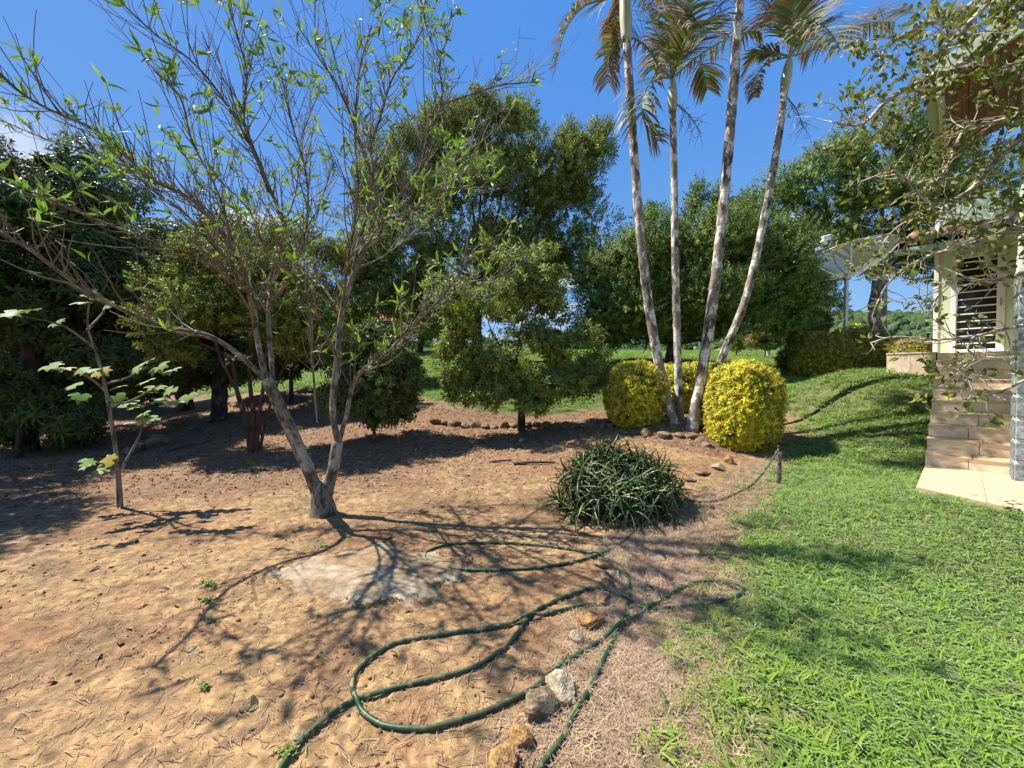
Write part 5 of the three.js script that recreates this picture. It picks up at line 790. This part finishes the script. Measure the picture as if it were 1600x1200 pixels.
{
  const mats = [[], [], []], cols = [[], [], []], dm = [], dc = [];
  const cells = new Set(); for (const q of laid) for (let a = -1; a <= 1; a++) for (let b = -1; b <= 1; b++) cells.add(Math.round(q.x / 0.03 + a) + ',' + Math.round(q.z / 0.03 + b));   // grass lies flat under the hose
  const put = (x, z, r, edge) => {
    if (cells.has(Math.round(x / 0.03) + ',' + Math.round(z / 0.03))) return;
    const y = H(x, z), k = Math.floor(rnd(3)), patch = fbm(x * 1.1, z * 1.1, 3, 201), far = 1 + 0.7 * sstep(4, 16, r), h = rnd(0.6, 1.05) * (0.5 + 0.6 * fbm(x * 2.3, z * 2.3, 2, 207)) * far;
    mats[k].push(mat4(V(x, y - 0.004, z), qAlong(V(gauss() * 0.22, 1, gauss() * 0.22), rnd(6.28)), V(far * rnd(0.8, 1.2), h, far * rnd(0.8, 1.2))));
    const c = tint(0.25, 0.25), dry = edge * 0.5 + sstep(0.58, 0.75, patch) * 0.15; c.lerp(lin(1.5, 0.95, 1.3), clamp(dry) * rnd(0.3, 1)); cols[k].push(c);
  };
  for (const [r0, r1, dens] of [[1.3, 2.6, 900], [2.6, 4, 760], [4, 6, 520], [6, 9, 320], [9, 14, 160], [14, 20, 80], [20, 29, 36]]) {
    const area = 0.5 * (r1 * r1 - r0 * r0) * 2.1, n = Math.round(area * dens);
    for (let k = 0; k < n; k++) {
      const r = Math.sqrt(rnd(r0 * r0, r1 * r1)), a = rnd(-1.0, 1.1), x = Math.sin(a) * r, z = -Math.cos(a) * r; if (!inFrame(x, z)) continue;
      const ld = lawnD(x, z); if (ld < -0.12) continue; if (ld > 0 && paved(x, z)) continue;
      const p = sstep(-0.12, 0.55, ld) * (0.25 + 0.75 * sstep(0.30, 0.5, fbm(x * 3.1, z * 3.1, 3, 213) + sstep(0.3, 1.2, ld) * 0.25)); if (rnd() > p) continue;
      put(x, z, r, sstep(0.7, 0, ld));
    }
  }
  TUFT.forEach((g, k) => meta(instanced(numbered('lawn_grass'), g, M.grass, mats[k], cols[k], scene), 'green broad bladed lawn grass', 'grass'));
  // straw of the dry strip and thin patches in the lawn
  for (let k = 0; k < 26000; k++) {
    const r = Math.sqrt(rnd(1.2 * 1.2, 36)), a = rnd(-0.5, 0.95), x = Math.sin(a) * r, z = -Math.cos(a) * r; if (!inFrame(x, z) || paved(x, z)) continue;
    const s = stripD(x, z), ld = lawnD(x, z), p = Math.max(sstep(-0.15, 0.2, s) * sstep(0.9, 0.1, ld), sstep(0, 0.2, ld) * 0.12); if (rnd() > p) continue;
    dm.push(mat4(V(x, H(x, z) - 0.006, z), qAlong(V(gauss() * 0.3, 1, gauss() * 0.3), rnd(6.28)), V(rnd(0.7, 1.2), rnd(0.25, 0.7), rnd(0.7, 1.2)))); const v = rnd(0.55, 1.15); dc.push(lin(v, v * rnd(0.85, 1), v * rnd(0.75, 1)));
  }
  meta(instanced('dry_straw', STRAW, M.straw, dm, dc, scene), 'dry straw coloured dead grass between the stones and the lawn', 'dry grass');
}
{
  R = rngOf(121);
  // fallen leaves, thick under the trees
  const fl = leafG(0.085, 0.032, 0.5, 0.9, 2, 0.45).rotateX(-1.45), m = [], c = [];
  for (let k = 0; k < 30000; k++) {
    const r = Math.pow(rnd(), 0.7) * 13 + 1.4, a = rnd(-1.02, 0.6), x = Math.sin(a) * r, z = -Math.cos(a) * r; if (!inFrame(x, z)) continue; const ld = polyDist(LAWN, x, z); if (ld > -0.03) continue;
    if (rnd() > Math.max(litter(x, z) * 0.9, 0.14 * sstep(0.52, 0.72, fbm(x * 1.3, z * 1.3, 3, 311)))) continue; m.push(mat4(V(x, H(x, z) + micro(x, z, r) + rnd(0.002, 0.018), z), new THREE.Quaternion().setFromEuler(new THREE.Euler(gauss() * 0.35, rnd(6.28), gauss() * 0.35)), rnd(0.5, 1.15))); const v = rnd(0.35, 1.35); c.push(lin(v, v * rnd(0.75, 1.1), v * rnd(0.6, 1.2)));
  }
  meta(instanced('fallen_leaves', fl, M.deadLeaf, m, c, scene), 'dry brown fallen leaves scattered on the soil', 'leaf litter');
  // clods, chips and short stalks on the sand
  const clod = new THREE.IcosahedronGeometry(0.01, 1), p = clod.attributes.position; for (let i = 0; i < p.count; i++) { const v = V(p.getX(i), p.getY(i), p.getZ(i)), q = 0.7 + 0.6 * n3(v.x * 130 + 9, v.y * 130 + 9, v.z * 130 + 9, 5); p.setXYZ(i, v.x * q, v.y * q * 0.7, v.z * q); } clod.computeVertexNormals();
  const cm = [], cc = [], bm = [], bc = [], bit = tube([V(-0.03, 0, 0), V(0, 0.004, 0.004), V(0.03, 0.001, 0)], [0.0016, 0.0012], { seg: 4, per: 1 });
  for (let k = 0; k < 42000; k++) {
    const r = Math.pow(rnd(), 0.8) * 7 + 1.2, a = rnd(-1.0, 0.75), x = Math.sin(a) * r, z = -Math.cos(a) * r; if (!inFrame(x, z)) continue; if (lawnD(x, z) > 0.1) continue; const y = H(x, z) + micro(x, z, r), clump = fbm(x * 2.2, z * 2.2, 3, 301);
    if (rnd() < 0.42) { if (rnd() > 0.7 * sstep(0.45, 0.7, clump)) continue; cm.push(mat4(V(x, y + 0.001, z), qAlong(rdir()), Math.pow(rnd(), 4) * 1.25 + 0.25)); const g = groundColor(x, z), v = rnd(0.65, 1.2); cc.push(lin(g[0] * v * 0.6, g[1] * v * 0.6, g[2] * v * 0.6)); }
    else { bm.push(mat4(V(x, y + 0.003, z), new THREE.Quaternion().setFromEuler(new THREE.Euler(gauss() * 0.15, rnd(6.28), gauss() * 0.15)), rnd(0.4, 1.3))); const v = rnd(0.4, 1.2); bc.push(lin(v, v * 0.92, v * 0.85)); }
  }
  meta(instanced('soil_clods', clod, new THREE.MeshStandardMaterial({ color: lin(1, 1, 1), roughness: 1 }), cm, cc, scene), 'small sandy clods and pebbles on the open soil', 'clods');
  meta(instanced('straw_bits', bit, M.straw, bm, bc, scene), 'short straw stalks and twig bits scattered on the sand', 'straw');
  // small green weeds
  const wm = [], wc = [], wd = sprig(8, 0.035, 0.018, { stem: 0.03, out: 1.1 });
  for (const [x, y, n, s] of [[390, 728, 120, 26], [365, 738, 60, 18], [325, 915, 26, 14], [322, 940, 20, 10], [318, 1076, 10, 6], [330, 972, 6, 4], [505, 855, 12, 6], [450, 1180, 30, 14], [540, 838, 8, 5], [1100, 765, 30, 10], [1112, 860, 60, 30]]) for (let k = 0; k < n; k++) { const p = G(x + gauss() * s, y + gauss() * s * 0.45); wm.push(mat4(p, qAlong(V(gauss() * 0.3, 1, gauss() * 0.3), rnd(6.28)), rnd(0.3, 0.75))); wc.push(tint(0.3, 0.3)); }
  meta(instanced('weeds', wd, M.brightLeaf, wm, wc, scene), 'small green weeds sprouting from the soil', 'weeds');
}
// pale chips lying on the sand
for (const [x, y, w, h, lb] of [[393, 1142, 11, 0.3, 'small grey slate chip flat on the sand near the hose'], [396, 1108, 12, 0.5, 'white shard leaning on the dark clod'], [298, 1015, 12, 0.6, 'little grey flake in the branch shadow'], [466, 1152, 12, 0.7, 'pale splinter of wood beside the hose']]) { const p = G(x, y), s = w / F * -p.z; const m = solo('stone_chip', stoneGeo(Math.round(x), 0.25), M.stonePale, lb, 'chip', V(p.x, p.y + 0.008, p.z)); m.scale.set(s * 0.6, s * 0.6, s * h); m.rotation.y = x; }

renderer.render(scene, camera);
